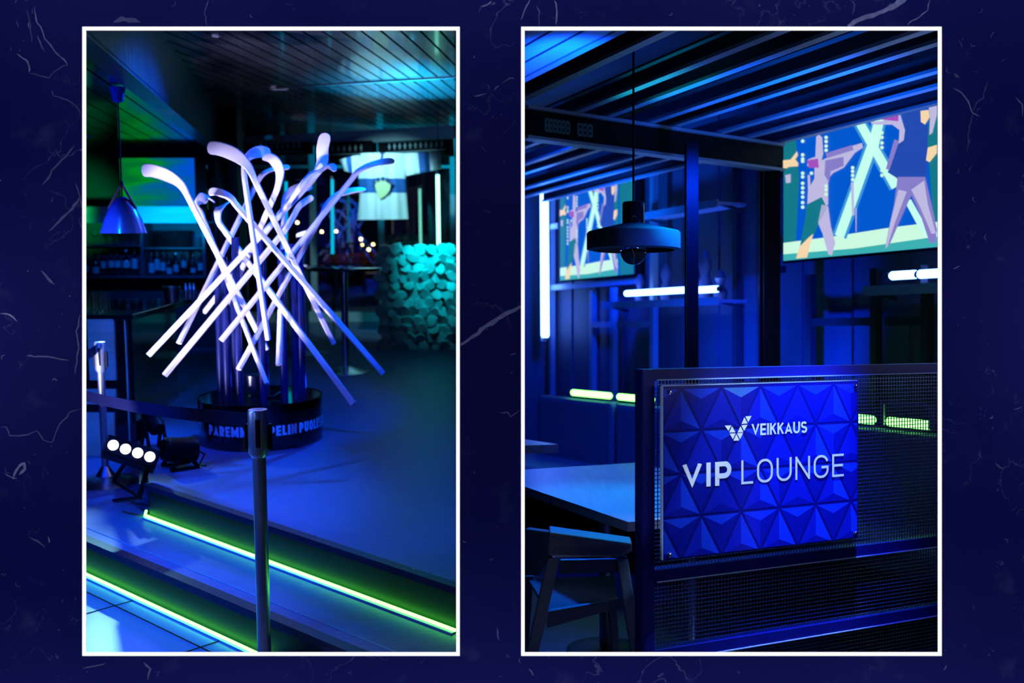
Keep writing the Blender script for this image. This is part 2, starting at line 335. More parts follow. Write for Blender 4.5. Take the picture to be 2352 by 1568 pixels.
# ------------------------------------------------------------------ marble wall with its two openings in white frames
def WX(px): return (px - CX) / F * YW
def WZ(py): return EYE + (HY - py) / F * YW
OP = [(190, 62, 1056, 1505), (1197, 62, 2162, 1505)]
th = .012
mb = MB()
def slab(a, b, c, d): mb.box(((WX(a) + WX(c)) / 2, YW + th / 2, (WZ(b) + WZ(d)) / 2), (WX(c) - WX(a), th, WZ(b) - WZ(d)))
I = 4
slab(-900, -500, 190 + I, 2100); slab(1056 - I, -500, 1197 + I, 2100); slab(2162 - I, -500, 3300, 2100)
for a, b, c, d in OP: slab(a + I, -500, c - I, 62 + I); slab(a + I, 1505 - I, c - I, 2100)
def vein(pts, wd, mi, jit=6, faint=1):
    P = []
    for (x0, y0), (x1, y1) in zip(pts, pts[1:]):
        n = max(2, int(math.hypot(x1 - x0, y1 - y0) / 9))
        for i in range(n): P.append((x0 + (x1 - x0) * i / n, y0 + (y1 - y0) * i / n))
    P.append(pts[-1]); n = len(P); A = []; B = []
    for i, (x, y) in enumerate(P):
        q0 = P[max(0, i - 1)]; q1 = P[min(n - 1, i + 1)]; dx, dy = q1[0] - q0[0], q1[1] - q0[1]; l = math.hypot(dx, dy) or 1
        f = i / (n - 1); ww = (wd(f) if callable(wd) else wd * min(1, 8 * f + .15, 8 * (1 - f) + .15)) * random.uniform(.75, 1.25) / 2
        jx, jy = random.uniform(-jit, jit) * .25, random.uniform(-jit, jit) * .25
        A.append((x + jx - dy / l * ww, y + jy + dx / l * ww)); B.append((x + jx + dy / l * ww, y + jy - dx / l * ww))
    for i in range(n - 1):
        q = [A[i], A[i + 1], B[i + 1], B[i]]
        mb.poly([(WX(a), YW - .0002, WZ(b)) for a, b in q], mi)
big = [([(1060, 791), (1078, 780), (1096, 768), (1104, 756), (1130, 742), (1160, 722), (1196, 703)], lambda f: 6 + 4 * math.sin(f * 3.1), 1),
       ([(1948, 62), (1962, 50), (1985, 40), (2020, 30), (2048, 17), (2082, -6)], lambda f: 8 + 5 * f, 1),
       ([(80, 14), (83, 45), (92, 60), (100, 76), (104, 90), (122, 112), (130, 124), (148, 138), (157, 152)], 2.6, 1),
       ([(84, 80), (92, 96), (102, 118)], 2.0, 1), ([(38, 124), (52, 134), (62, 140), (68, 152), (66, 168)], 3.4, 1), ([(66, 168), (88, 172), (112, 180), (124, 164), (156, 148)], 2.0, 2),
       ([(118, 205), (124, 220), (142, 226), (160, 232), (178, 244), (186, 262)], 2.2, 2), ([(0, 982), (14, 980), (22, 1000), (52, 1000), (86, 990), (100, 1010), (118, 1016), (138, 975), (160, 948), (188, 936)], 2.4, 2),
       ([(10, 1088), (26, 1096), (38, 1098)], 3, 1), ([(30, 1096), (38, 1082), (46, 1068), (57, 1064), (56, 1078), (44, 1090)], 6, 1), ([(172, 420), (184, 448), (188, 480)], 3, 2),
       ([(1130, 490 + 0), (1110, 480)], 1.5, 2), ([(1218, 0), (1210, 14), (1204, 30), (1196, 45)], 3, 1), ([(1105, 16), (1120, 10), (1130, 2)], 3, 1), ([(1232, 12), (1239, 28), (1237, 60)], 2.4, 2),
       ([(1274, 0), (1279, 12), (1280, 28), (1276, 58)], 3, 1), ([(1106, 13), (1100, 30)], 2, 2), ([(1088, 222), (1116, 216)], 2.2, 1), ([(1134, 206), (1148, 196)], 2.6, 1), ([(1150, 192), (1170, 180), (1184, 182)], 2.4, 2),
       ([(1955, 0), (1962, 12), (1958, 36)], 2, 2), ([(2136, 0), (2130, 24), (2112, 40), (2094, 46), (2084, 58)], 2.2, 1), ([(2192, 170), (2204, 178)], 6, 2), ([(2190, 202), (2210, 214), (2228, 242), (2233, 258), (2250, 268)], 2.4, 1),
       ([(2233, 258), (2244, 236), (2258, 224), (2268, 186)], 1.8, 2), ([(2334, 224), (2348, 240), (2349, 266)], 1.8, 1), ([(2202, 92), (2212, 110)], 2.2, 2), ([(2236, 262), (2226, 290), (2222, 350)], 1.5, 2),
       ([(170, 335), (150, 360), (125, 385), (98, 425)], 4, 2), ([(188, 450), (165, 480), (135, 510), (112, 530)], 5, 2), ([(95, 620), (110, 640), (124, 652)], 5, 2), ([(0, 720), (22, 722), (40, 738)], 3, 1),
       ([(186, 720), (176, 760), (180, 800), (172, 860)], 3, 2), ([(60, 816), (110, 820), (160, 828)], 3, 2), ([(66, 1232), (85, 1243), (104, 1255)], 4, 2), ([(110, 1232), (114, 1246)], 4, 1), ([(262, 50), (280, 44), (300, 46), (322, 50)], 10, 2),
       ([(2286, 1062), (2296, 1074), (2306, 1076)], 3, 2), ([(1146, 948), (1166, 946), (1172, 956), (1194, 942)], 1.8, 1), ([(330, 1520), (345, 1536), (340, 1560)], 5, 2), ([(190, 1536), (215, 1530), (245, 1522)], 3, 2),
       ([(1140, 1440), (1146, 1470)], 3, 2), ([(1062, 1240), (1070, 1246)], 3, 1), ([(480, 0), (470, 30), (476, 60)], 2, 2), ([(60, 20), (70, 60), (74, 100)], 2, 2)]
for p, wd, mi in big: vein(p, wd, mi)
for i in range(190):      # short bright flecks that fossils leave in the stone
    x, y = random.uniform(0, 2352), random.uniform(0, 1568)
    if any(a - 12 < x < c + 12 and b - 12 < y < d + 12 for a, b, c, d in OP): continue
    a = random.uniform(0, 6.28); l = random.uniform(3, 12); k = random.uniform(-.9, .9)
    vein([(x, y), (x + l * math.cos(a), y + l * math.sin(a)), (x + l * 1.7 * math.cos(a + k), y + l * 1.7 * math.sin(a + k))], random.uniform(.9, 1.8), random.choice((1, 2, 2)), 2)
struct('wall_front', mb, [M['marble'], M['vein'], M['vein2']], 'R')
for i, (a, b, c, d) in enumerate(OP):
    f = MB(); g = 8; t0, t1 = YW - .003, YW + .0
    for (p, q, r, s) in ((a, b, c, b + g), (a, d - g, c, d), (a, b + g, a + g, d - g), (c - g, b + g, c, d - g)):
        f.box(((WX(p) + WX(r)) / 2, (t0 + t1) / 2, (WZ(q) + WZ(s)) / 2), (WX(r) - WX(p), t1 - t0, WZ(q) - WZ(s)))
    struct('window_%d' % (i + 1), f, M['white'], 'R')  # the frames are no lamps; glow added to keep them evenly white

# unseen wall added to block light between the rooms, straight back from the pier
pw = MB()
a0, a1, y0, y1 = -.0522, -.0478, YW + th, 16
pw.prism([(a0 * y0, y0, -1.2), (a1 * y0, y0, -1.2), (a1 * y1, y1, -1.2), (a0 * y1, y1, -1.2)], (0, 0, 7))
struct('wall_middle', pw, M['ceilup'], 'R')
def XL(y): return -.0545 * y     # limit of the bar room at depth y

# ------------------------------------------------------------------ BAR ROOM (L)
Z1, Z2, ZC, ZB = .17, .335, 2.55, 2.20
n1a, n1b = LZ(198, 1318, 0.012), LZ(585, 1497, .012)
n2a, n2b = LZ(333, 1183, Z1 + .012), LZ(1048, 1448, Z1 + .012)
u1 = (n1b - n1a).normalized(); u2 = (n2b - n2a).normalized()
def nrm(u): return Vector((-u.y, u.x, 0))     # towards the back of the room
fl = MB(); fl.poly([(-6, YW, 0), (XL(YW) - .01, YW, 0), (XL(13), 13, 0), (-6, 13, 0)])
fl.poly([(-6, YW, -.03), (XL(YW) - .01, YW, -.03), (XL(13), 13, -.03), (-6, 13, -.03)])
struct('floor', fl, M['tile'], 'L')
# tile joints
jn = MB()
nn = nrm(u1)
for k in range(1, 8):
    for sgn in (1,):
        p = n1a - nn * (.09 if k == 1 else .09 + .62 * (k - 1)) ; jn.bar(p - u1 * 3 + Vector((0, 0, -.0105)), p + u1 * 3.4 + Vector((0, 0, -.0105)), .005, .002)
for k in range(-4, 6):
    p = n1a + u1 * (.42 + .62 * k) + Vector((0, 0, -.0105)); d = (LZ(198, 1435, 0) - LZ(405, 1375, 0)).normalized()
    jn.bar(p, p + d * 3, .005, .002)
struct('trim_1', jn, M['black'], 'L')

def step(name, a, b, z0, z1, ext0, ext1, deep):
    """riser with overhanging nosing, from a to b (plan), tread surface at z1"""
    u = (b - a).normalized(); n = nrm(u); A = a - u * ext0; B = b + u * ext1
    A = Vector((A.x, A.y, 0)); B = Vector((B.x, B.y, 0)); n.z = 0
    return A, B, u, n
def clipx(mbo, y0=YW + .02):
    pass
def halfclip(o, plane_co, plane_no):
    bm = bmesh.new(); bm.from_mesh(o.data)
    bmesh.ops.bisect_plane(bm, geom=bm.verts[:] + bm.edges[:] + bm.faces[:], plane_co=plane_co, plane_no=plane_no, clear_outer=True)
    bm.to_mesh(o.data); bm.free()
def clip_room(o):     # cut a bar-room mesh at the party wall and at the marble wall
    halfclip(o, (0, 0, 0), Vector((1, .0549, 0)).normalized())
    halfclip(o, (0, 2.84, 0), (0, -1, 0))
# lower platform
A, B, u, n = step('s', n1a, n1b, 0, Z1, 2.5, 1.6, 3)
A -= n * -.02; B -= n * -.02
p = MB(); p.prism([A + Vector((0, 0, .0)), B, B + n * 5, A + n * 5], (0, 0, Z1 - .004))
o = struct('floor_platform', p, M['riser'], 'L'); clip_room(o)
p = MB(); p.prism([A - n * .0 + Vector((0, 0, Z1 - .004)), B + Vector((0, 0, Z1 - .004)), B + n * 5 + Vector((0, 0, Z1 - .004)), A + n * 5 + Vector((0, 0, Z1 - .004))], (0, 0, .004))
o = struct('floor_tread', p, M['floor'], 'L'); clip_room(o)
p = MB(); p.bar(A - n * .012 + Vector((0, 0, Z1 - .012)), B - n * .012 + Vector((0, 0, Z1 - .012)), .045, .03)
p.bar(A + n * .065 + Vector((0, 0, Z1 + .001)), B + n * .065 + Vector((0, 0, Z1 + .001)), .004, .003, mi=1)
o = struct('trim_2', p, [M['nosing'], M['strip']], 'L'); clip_room(o)
# stage (upper platform) with a corner at its near end
A2 = Vector((n2a.x, n2a.y, 0)) + nrm(u2) * .02 + u2 * .01; B2 = Vector((n2b.x, n2b.y, 0)) + nrm(u2) * .02 + u2 * 1.5; m2 = nrm(u2)
back = (LZ(345, 1100, Z2) - LZ(352, 1098, Z2))
s_dir = Vector((-.35, 1, 0)).normalized()      # the side of the stage running back beside the bar
St = [A2, B2, B2 + m2 * 9, A2 + Vector((0, 9, 0)), ]
St = [A2, B2, Vector((0, 13, 0)), Vector((-4.2, 13, 0)), Vector((-2.5, 7.4, 0)), Vector((-2.05, 5.55, 0))]
p = MB(); p.prism([v + Vector((0, 0, Z1)) for v in St], (0, 0, Z2 - Z1 - .004))
o = struct('floor_stage', p, M['riser'], 'L'); clip_room(o)
p = MB(); p.prism([v + Vector((0, 0, Z2 - .004)) for v in St], (0, 0, .004))
o = struct('floor_stage_top', p, M['floor'], 'L'); clip_room(o)
p = MB(); p.bar(A2 - m2 * .01 + Vector((0, 0, Z2 - .010)), B2 - m2 * .01 + Vector((0, 0, Z2 - .010)), .04, .025)
p.bar(A2 - m2 * .03 + Vector((0, 0, Z2 - .010)), St[5] + Vector((-.02, 0, Z2 - .01)), .03, .025)
k = 0
while k < 3.2:
    q = A2 + u2 * (.12 + k) + Vector((0, 0, Z2 + .003)); p.lathe([(.004, 0), (.004, .0015)], 8, q, 1); k += .28
o = struct('trim_3', p, [M['nosing'], M['brass']], 'L'); clip_room(o)
# green light tubes at the feet of both risers
def neon(name, a, b, label, e0, e1, tail=None):
    u = (b - a).normalized(); t = thing(name, label, 'light tube', 'L', a - u * e0)
    pts = [Vector((0, 0, 0)), (b + u * e1) - (a - u * e0)]
    if tail is not None: pts = [tail] + pts
    tb = MB(); tb.tube(pts, .006, 10); o1 = tb.build('tube', M['neon'], t, smooth=True)
    ch = MB(); ch.bar(pts[-2] + Vector((0, 0, -.0085)) - nrm(u) * .004, pts[-1] + Vector((0, 0, -.0085)) - nrm(u) * .004, .022, .006)
    ch.build('channel', M['strip'], t); return t
neon('green_light_tube', n1a, n1b, 'green light tube along the foot of the lowest step riser by the tiles', 1.2, .04)
neon('green_light_tube', n2a, n2b, 'green light tube along the foot of the stage riser', 0, -.006, Vector((-.012, .05, .006)))

# ceilings --------------------------------------------------------------
def slats(name, z, dirpx, w_, gap, xs, y0, y1, mi, thick=.02):
    d = Vector(((dirpx - CX) / F, 1, 0)).normalized(); n_ = Vector((d.y, -d.x, 0)); s = MB(); x = xs[0]
    while x < xs[1]:
        c = Vector((x, 7, z)); s.bar(c + d * (y0 - 7), c + d * (y1 - 7), w_, thick); x += (w_ + gap) / d.y
    return s
s = slats('ceiling', ZC + .012, 1400, .088, .016, (-5.2, 1.6), 2.9, 12.8, 0)
fas0, fas1 = LZ(199, 75, ZB), LZ(487, 327, ZB); fu = (fas1 - fas0).normalized()
fn = Vector((fu.y, -fu.x, 0))
o = struct('ceiling', s, M['ceil'], 'L'); clip_room(o); halfclip(o, fas0, -fn)
s = MB(); s.poly([(-6, 2.8, ZC + .05), (1, 2.8, ZC + .05), (1, 13, ZC + .05), (-6, 13, ZC + .05)]); s.poly([(-6, 2.8, ZC + .08), (1, 2.8, ZC + .08), (1, 13, ZC + .08), (-6, 13, ZC + .08)])
o = struct('ceiling_void', s, M['ceilup'], 'L'); clip_room(o)
# lowered glossy ceiling over the bar
M['mirror'] = mat('gloss_black_lacquer', (.012, .014, .022), .07, coat=0, var=.1, spec=.45)
s = slats('ceiling_bar', ZB + .012, 690, .12, .012, (-7.0, -.4), 2.9, 10.2, 0)
o = struct('ceiling_bar', s, M['mirror'], 'L'); halfclip(o, fas0, fn); halfclip(o, (0, 2.84, 0), (0, -1, 0)); halfclip(o, (0, 9.58, 0), (0, 1, 0))
s = MB(); e0 = fas0 - fu * 1.5; e1 = fas1 + fu * 1.9
s.prism([e0 + Vector((0, 0, .0)), e1, e1 + Vector((0, 0, ZC - ZB + .03)), e0 + Vector((0, 0, ZC - ZB + .03))], -fn * .03)
s.bar(e0 + Vector((0, 0, .0)) - fn * .05, e1 - fn * .05, .10, .02)
M['brushed'] = mat('streaked_steel_fascia', (.06, .08, .16), .3, .3, var=.6, scale=5, bump=.35, stretch=(3, 3, .6))
o = struct('trim_4', s, [M['brushed']], 'L'); halfclip(o, (0, 2.84, 0), (0, -1, 0))
# thin bright seam across the main ceiling
a, b = LZ(400, 214, ZC), LZ(1046, 176, ZC); s = MB(); s.bar(a + Vector((0, 0, -.004)), b + Vector((0, 0, -.004)), .02, .012)
o = struct('trim_5', s, M['steel'], 'L'); clip_room(o)
# recessed spots
def downlight(px, py, z, label, r=.09):
    c = LZ(px, py, z); t = thing('recessed_downlight', label, 'ceiling light', 'L', c, 0, 'round ceiling lights')
    m = MB(); m.lathe([(r, -.004), (r, .006), (r * .8, .006), (r * .8, -.004)], 28, close=False); m.lathe([(r * .8, .004), (r * .8, .01)], 28); m.build('ring', M['cyanframe'], t)
    m = MB(); m.lathe([(r * .45, -.002), (r * .45, .004)], 20); m.build('lens', M['glass'], t)
downlight(663, 280, ZC - .001, 'round downlight ring in slatted ceiling above the tallest stick blade', .085)
downlight(640, 203, ZC - .001, 'round downlight on the seam across the slatted ceiling', .075)
downlight(495, 83, ZC - .001, 'small dark round downlight near the front of the slatted ceiling', .02)
downlight(199, 314, ZB - .001, 'round downlight in the glossy lowered ceiling over the bar', .045)

# walls -----------------------------------------------------------------
s = MB(); s.box((-4.44, 9.68, 1.3), (3.3, .1, 2.7)); struct('wall_bar', s, mat('bar_wall_dark', (.03, .035, .05), .6, bump=.3), 'L')
s = MB(); s.box((-6.05, 7, 1.3), (.1, 9, 2.8)); struct('wall_left', s, M['ceilup'], 'L')
pl = [LY(509, 500, 9.7), LY(556, 500, 9.3)]
s = MB(); s.prism([(pl[0].x, 9.62, 0), (pl[1].x, 9.2, 0), (pl[1].x, 9.2, ZC), (pl[0].x, 9.62, ZC)], (0.02, .12, 0))
struct('wall_column', s, mat('column_black', (.012, .013, .018), .5), 'L')

# window wall: frontal glass, so that it mirrors the room
gd = Vector((.992, .125, 0)); g0 = Vector((-4.2, 11.9, 0)); gn = Vector((.125, -.992, 0))
def GP(px, py):
    r = ld(px, py); k = (g0.dot(gn)) / Vector((r.x, r.y, 0)).dot(gn); q = r * k; return Vector((q.x, q.y, q.z + EL))
mg = bpy.data.materials.new('window_glass'); mg.use_nodes = True; nt = mg.node_tree; nt.nodes.clear()
out = nt.nodes.new('ShaderNodeOutputMaterial'); tr = nt.nodes.new('ShaderNodeBsdfTransparent'); gl = nt.nodes.new('ShaderNodeBsdfGlossy'); mxs = nt.nodes.new('ShaderNodeMixShader')
gl.inputs['Roughness'].default_value = .012; mxs.inputs[0].default_value = .16; tr.inputs[0].default_value = (.8, .85, .9, 1)
nt.links.new(tr.outputs[0], mxs.inputs[1]); nt.links.new(gl.outputs[0], mxs.inputs[2]); nt.links.new(mxs.outputs[0], out.inputs[0])
s = MB(); ga, gb = g0, g0 + gd * 4.4
s.prism([ga, gb, gb + Vector((0, 0, 2.6)), ga + Vector((0, 0, 2.6))], -gn * .006)
o = struct('window_3', s, mg, 'L'); halfclip(o, (0, 0, 0), Vector((1, .0549, 0)).normalized())
fr = MB()
def fb(px0, py0, px1, py1, wpx, dep=.06, off=.0):
    p, q = GP(px0, py0) + gn * (.04 + off), GP(px1, py1) + gn * (.04 + off); wd = wpx * 12 / F
    if abs(px0 - px1) < 3: fr.box((p + q) / 2, (wd, dep, abs(p.z - q.z)))
    else: fr.bar(p, q, dep, wd)
for x, wx, yb in ((563, 12, 900), (722, 14, 900), (876, 13, 760), (1040, 12, 760), (655, 6, 760)): fb(x, 300, x, yb, wx)
fb(555, 343, 716, 340, 7); fb(722, 333, 872, 322, 7); fb(876, 330, 1046, 318, 6); fb(575, 383, 1046, 383, 6, off=-.02)
fb(556, 735, 1046, 735, 40)
o = struct('trim_6', fr, M['cyanframe'], 'L'); halfclip(o, (0, 0, 0), Vector((1, .0549, 0)).normalized())
s = MB(); a, b = LY(556, 329, 10.9), LY(1047, 303, 10.4); s.bar(a, b, .1, .125); o = struct('trim_7', s, M['cyanframe'], 'L')
# black blind boxes with a row of hooks, under the head trim
for (x0, y0_, x1, y1_, lab) in ((565, 345, 715, 340, 'black roller blind box with hook row beside the dark column'), (728, 350, 858, 346, 'black roller blind box with hook row behind the white blade'), (872, 346, 1040, 336, 'black roller blind box with hook row above the jersey')):
    a, b = LY(x0, y0_, 10.7), LY(x1, y1_, 10.55); t = thing('blind_box', lab, 'blind box', 'L', (a + b) / 2, 0, 'blind boxes at the window head')
    h = (b - a) / 2; m = MB(); m.bar(-h, h, .1, .20 if x0 > 600 else .12); m.build('housing', M['black'], t)
    m = MB(); kk = int((x1 - x0) / 12)
    for i in range(2, kk - 1):
        q = -h + 2 * h * i / kk + Vector((0, -.056, .03)); m.box(q, (.008, .008, .06)); m.box(q, (.03, .006, .006))
    m.bar(-h * .8 + Vector((0, -.056, -.03)), h * .8 + Vector((0, -.056, -.03)), .006, .006)
    m.build('hook_rail', M['cyanframe'], t)

# outside night: ground and street lights
s = MB(); s.poly([(-60, 12.6, -1.2), (30, 12.6, -1.2), (30, 120, -1.2), (-60, 120, -1.2)]); struct('ground_outside', s, M['night'], 'L')
for i, (x, y) in enumerate(((683, 513), (739, 534), (772, 533), (829, 551), (831, 564), (857, 563), (847, 575), (942, 575), (949, 578), (1022, 581))):
    q = LY(x, y, 60 + (i % 3) * 4); t = thing('street_light', ['solitary warm street light in the night above the pipes', 'warm street light beside the mirrored sticks', 'warm street light next to the cyan tube', 'warm street light, topmost of the cluster by the mullion', 'orange street light inside the cluster by the mullion', 'warm street light, cluster light closest to the mullion', 'warm street light, lowest of the cluster by the mullion', 'warm street light just over the stone wall', 'dim orange street light touching its neighbour over the stone wall', 'warm street light beside the white tube over the stone wall'][i], 'street light', 'L', Vector((q.x, q.y, -1.2)), 0, 'street lights far outside')
    m = MB(); m.tube([(0, 0, 0), (0, 0, q.z + 1.2)], .04, 8); m.build('pole', M['black'], t)
    m = MB(); m.lathe([(.02, -.07), (.07, -.03), (.07, .03), (.02, .07)], 10, (0, 0, q.z + 1.25)); m.build('lamp_head', M['warmlight'], t)
s = MB(); a, b = LY(745, 590, 50), LY(868, 584, 50); s.bar(a, b, .1, .25); single(s.build('road_barrier', M['road']), 'upper dim orange road barrier in the night outside', 'barrier', 'L')
s = MB(); a, b = LY(745, 599, 45), LY(868, 600, 45); s.bar(a, b, .1, .1); single(s.build('road_barrier', M['road']), 'lower thin orange road barrier in the night outside', 'barrier', 'L')

# stone wall ------------------------------------------------------------
def stones():
    x0, x1, z0, z1, y = LY(876, 700, 9.5).x, XL(9.5), Z2, 1.27, 9.5
    s = MB(); s.box(((x0 + x1) / 2, y + .22, (z0 + z1) / 2 - .02), (x1 - x0, .3, z1 - z0 - .06), mi=1)
    cell = .105; r = 0; z = z0 + .03
    while z < z1 + .01:
        x = x0 + (.04 if r % 2 else 0)
        while x < x1 + .03:
            cw = cell * random.uniform(.85, 1.25); chh = cell * random.uniform(.62, .9); rot = random.uniform(-.9, .9); n = 7
            c = Vector((min(x, x1 - .05) + random.uniform(-.015, .015), y + .07, z + random.uniform(-.012, .012))); vs = []
            prof = [(1.05, 0), (1.0, -.03), (.80, -.05 - random.random() * .03)]
            jit = [random.uniform(.78, 1.15) for _ in range(n)]; tx, tz = random.uniform(-.55, .55), random.uniform(-.55, .55)
            for k, (rr, dy) in enumerate(prof):
                for j in range(n):
                    a = 2 * PI * j / n; ex, ez = cw * .62 * rr * jit[j] * math.cos(a), chh * .78 * rr * jit[j] * math.sin(a)
                    X, Z = ex * math.cos(rot) - ez * math.sin(rot), ex * math.sin(rot) + ez * math.cos(rot)
                    vs.append(c + Vector((X, dy + (X * tx + Z * tz) * (k > 0), Z)))
            fs = [(k * n + j, k * n + (j + 1) % n, (k + 1) * n + (j + 1) % n, (k + 1) * n + j) for k in range(2) for j in range(n)] + [tuple(range(2 * n, 3 * n))]
            s.add(vs, fs, 0); x += cell * random.uniform(.85, 1.1)
        z += cell * .78; r += 1
    return s
M['rock'] = mat('pale_rough_stone', (.55, .6, .58), .75, var=.45, scale=9, bump=.5); M['mortar'] = mat('dark_gap', (.16, .17, .17), .9)
o = stones().build('stone_wall', [M['rock'], M['mortar']]); single(o, 'low wall of rough rounded stones washed in cyan light under the window', 'stone wall', 'L'); clip_room(o)

# jersey ----------------------------------------------------------------
def jersey():
    d = 10.05; c = LY(868, 430, d); t = thing('ice_hockey_jersey', 'white ice hockey jersey with blue chest band hanging spread in the window', 'jersey', 'L', (c.x, d, c.z))
    def P(px, py, k=0): q = LY(px, py, d); return q - Vector((c.x, 0, c.z)) - Vector((0, d, 0)) + Vector((0, k, 0))
    def cloth(left, right, nrow, ncol, fold, colour, name, seed):
        rnd = random.Random(seed); ph = [rnd.uniform(0, 6) for _ in range(4)]; g = MB(); F_ = {}
        for side in (0, 1):
            for i in range(nrow + 1):
                v = i / nrow; kk = v * (len(left) - 1); j = min(int(kk), len(left) - 2); f = kk - j
                l = (left[j][0] + (left[j + 1][0] - left[j][0]) * f, left[j][1] + (left[j + 1][1] - left[j][1]) * f)
                kk = v * (len(right) - 1); j = min(int(kk), len(right) - 2); f = kk - j
                r = (right[j][0] + (right[j + 1][0] - right[j][0]) * f, right[j][1] + (right[j + 1][1] - right[j][1]) * f)
                for q in range(ncol + 1):
                    w_ = q / ncol; bul = math.sin(w_ * PI) ** .6
                    y = -.09 * bul * (1 if side == 0 else -.8) + fold * (math.sin(w_ * 19 + ph[0] + v * 1.5) + .6 * math.sin(w_ * 33 + ph[1] - v * 2.2)) * (.3 + v) * bul * (side == 0)
                    F_[side, i, q] = len(g.v); g.v.append(tuple(P(l[0] + (r[0] - l[0]) * w_, l[1] + (r[1] - l[1]) * w_, y)))
            for i in range(nrow):
                for q in range(ncol):
                    g.f.append((F_[side, i, q], F_[side, i, q + 1], F_[side, i + 1, q + 1], F_[side, i + 1, q])); g.m.append(colour(i / nrow, q / ncol))
        return g.build(name, [M['cloth'], M['clothblue'], M['crestd']], t, smooth=True)
    cloth([(828, 352), (822, 395), (826, 450), (821, 505)], [(932, 352), (931, 395), (934, 450), (938, 503)], 40, 44, .013, lambda v, w_: 1 if .40 < v < .625 else (2 if abs(w_ - .5) < .05 * (1 - v * 4) else 0), 'body', 1)
    cloth([(929, 352), (933, 404)], [(1012, 350), (1014, 388)], 14, 20, .012, lambda v, w_: 1 if .35 < w_ < .68 else 0, 'sleeve', 2)
    cloth([(778, 368), (790, 392)], [(826, 356), (824, 402)], 14, 12, .010, lambda v, w_: 1 if .35 < w_ < .62 else 0, 'sleeve', 3)
    m = MB()      # lion shield
    sh = [(862, 419), (874, 414), (889, 414), (902, 419), (898, 438), (886, 452), (876, 458), (868, 440)]
    m.prism([P(x, y, -.115) for x, y in sh], (0, .01, 0)); m.build('crest', M['crest'], t)
    m = MB()
    for i, q in enumerate([(871, 424), (878, 420), (888, 424), (884, 434), (878, 446)]): m.prism([P(q[0] - 3, q[1], -.12), P(q[0] + 1, q[1] - 4, -.12), P(q[0] + 4, q[1] + 2, -.12), P(q[0], q[1] + 5, -.12)], (0, .006, 0))
    tx = MB()
    for q in strokes('SUOMI', -1, 0, 1, 1, .22, .22):
        pts = []
        for a, b in q:
            an = math.radians(90 - a * 52); R = 24 + b * 9; pts.append(P(882 + R * math.cos(an) * .95, 440 - R * math.sin(an), -.125))
        tx.poly(pts)
    tx.v += m.v[:0]; tx.build('lettering', M['crestd'], t)
jersey()

# light tubes by the jersey
def vtube(px, y0_, y1_, d, r, m, label, w_=0):
    a, b = LY(px, y0_, d), LY(px + w_, y1_, d); t = thing('vertical_light_tube', label, 'light tube', 'L', (b.x, d, b.z))
    g = MB(); g.tube([Vector((a.x - b.x, 0, a.z - b.z - .03)), Vector((0, 0, .03))], r, 14); g.build('tube', m, t, smooth=True)
    for k, z in enumerate((.015, a.z - b.z - .015)): g = MB(); g.tube([(0, 0, z - .015), (0, 0, z + .015)], r * 1.25, 12); g.build('end_cap', M['steel'], t, smooth=True)
    g = MB(); g.tube([(0, 0, .0), (0, 0, -(b.z - Z2))], .006, 8); g.build('cable', M['black'], t)
    g = MB(); g.tube([(0, 0, a.z - b.z), (0, 0, ZC - b.z)], .003, 6); g.build('hanger_wire', M['black'], t)
M['cyantube'] = em('cyan_white_tube', (.25, 1, .75), 4); M['cyandim'] = em('cyan_dim_tube', (.0, .5, .8), 1.0)
vtube(1005, 394, 594, 9.9, .018, M['cyantube'], 'bright white-green light tube hanging over the stone wall', 3)
vtube(763, 405, 590, 9.9, .016, M['cyandim'], 'cyan light tube hanging beside the jersey sleeve', 1)
vtube(657, 410, 600, 10.2, .014, M['cyandim'], 'dim cyan light tube hanging behind the stick shafts', 0)

# bar counter -----------------------------------------------------------
yb = 5.9; p0 = LY(198, 722, yb); ctr = thing('bar_counter', 'bar counter with black top and blue-lit oak front panels', 'bar counter', 'L', (-2.35, yb, Z1))
zt = 1.57 - 222 * yb / F; xr = LY(303, 722, yb).x; yend = 6.95; xe = LY(417, 900, yend).x
def loc(v): return Vector(v) - Vector((-2.35, yb, Z1))
T = [Vector((-4.2, yb, zt)), Vector((xr, yb, zt)), Vector((LY(440, 680, 7.1).x, 7.1, zt)), Vector((-4.2, 7.1, zt))]
m = MB(); m.prism([loc(v) for v in T], (0, 0, -.035)); m.build('worktop', M['blackgloss'], ctr, bevel=.003)
Bd = [Vector((-4.2, yb + .02, Z1)), Vector((xr - .01, yb + .02, Z1)), Vector((xe - .02, yend, Z1)), Vector((-4.2, yend, Z1))]
m = MB(); m.prism([loc(v) for v in Bd], (0, 0, zt - .035 - Z1)); m.build('body', M['blackgloss'], ctr)
def panel(x0, x1, y0_, y1_):
    a, b = LY(x0, y0_, yb), LY(x1, y1_, yb); m = MB(); m.box(loc(((a.x + b.x) / 2, yb + .008, (a.z + b.z) / 2)), (b.x - a.x, .02, a.z - b.z)); m.build('front_panel', M['oak'], ctr)
panel(120, 194, 733, 873); panel(200, 266, 733, 873); panel(120, 266, 894, 928); panel(120, 266, 948, 1060); panel(286, 297, 733, 1020)
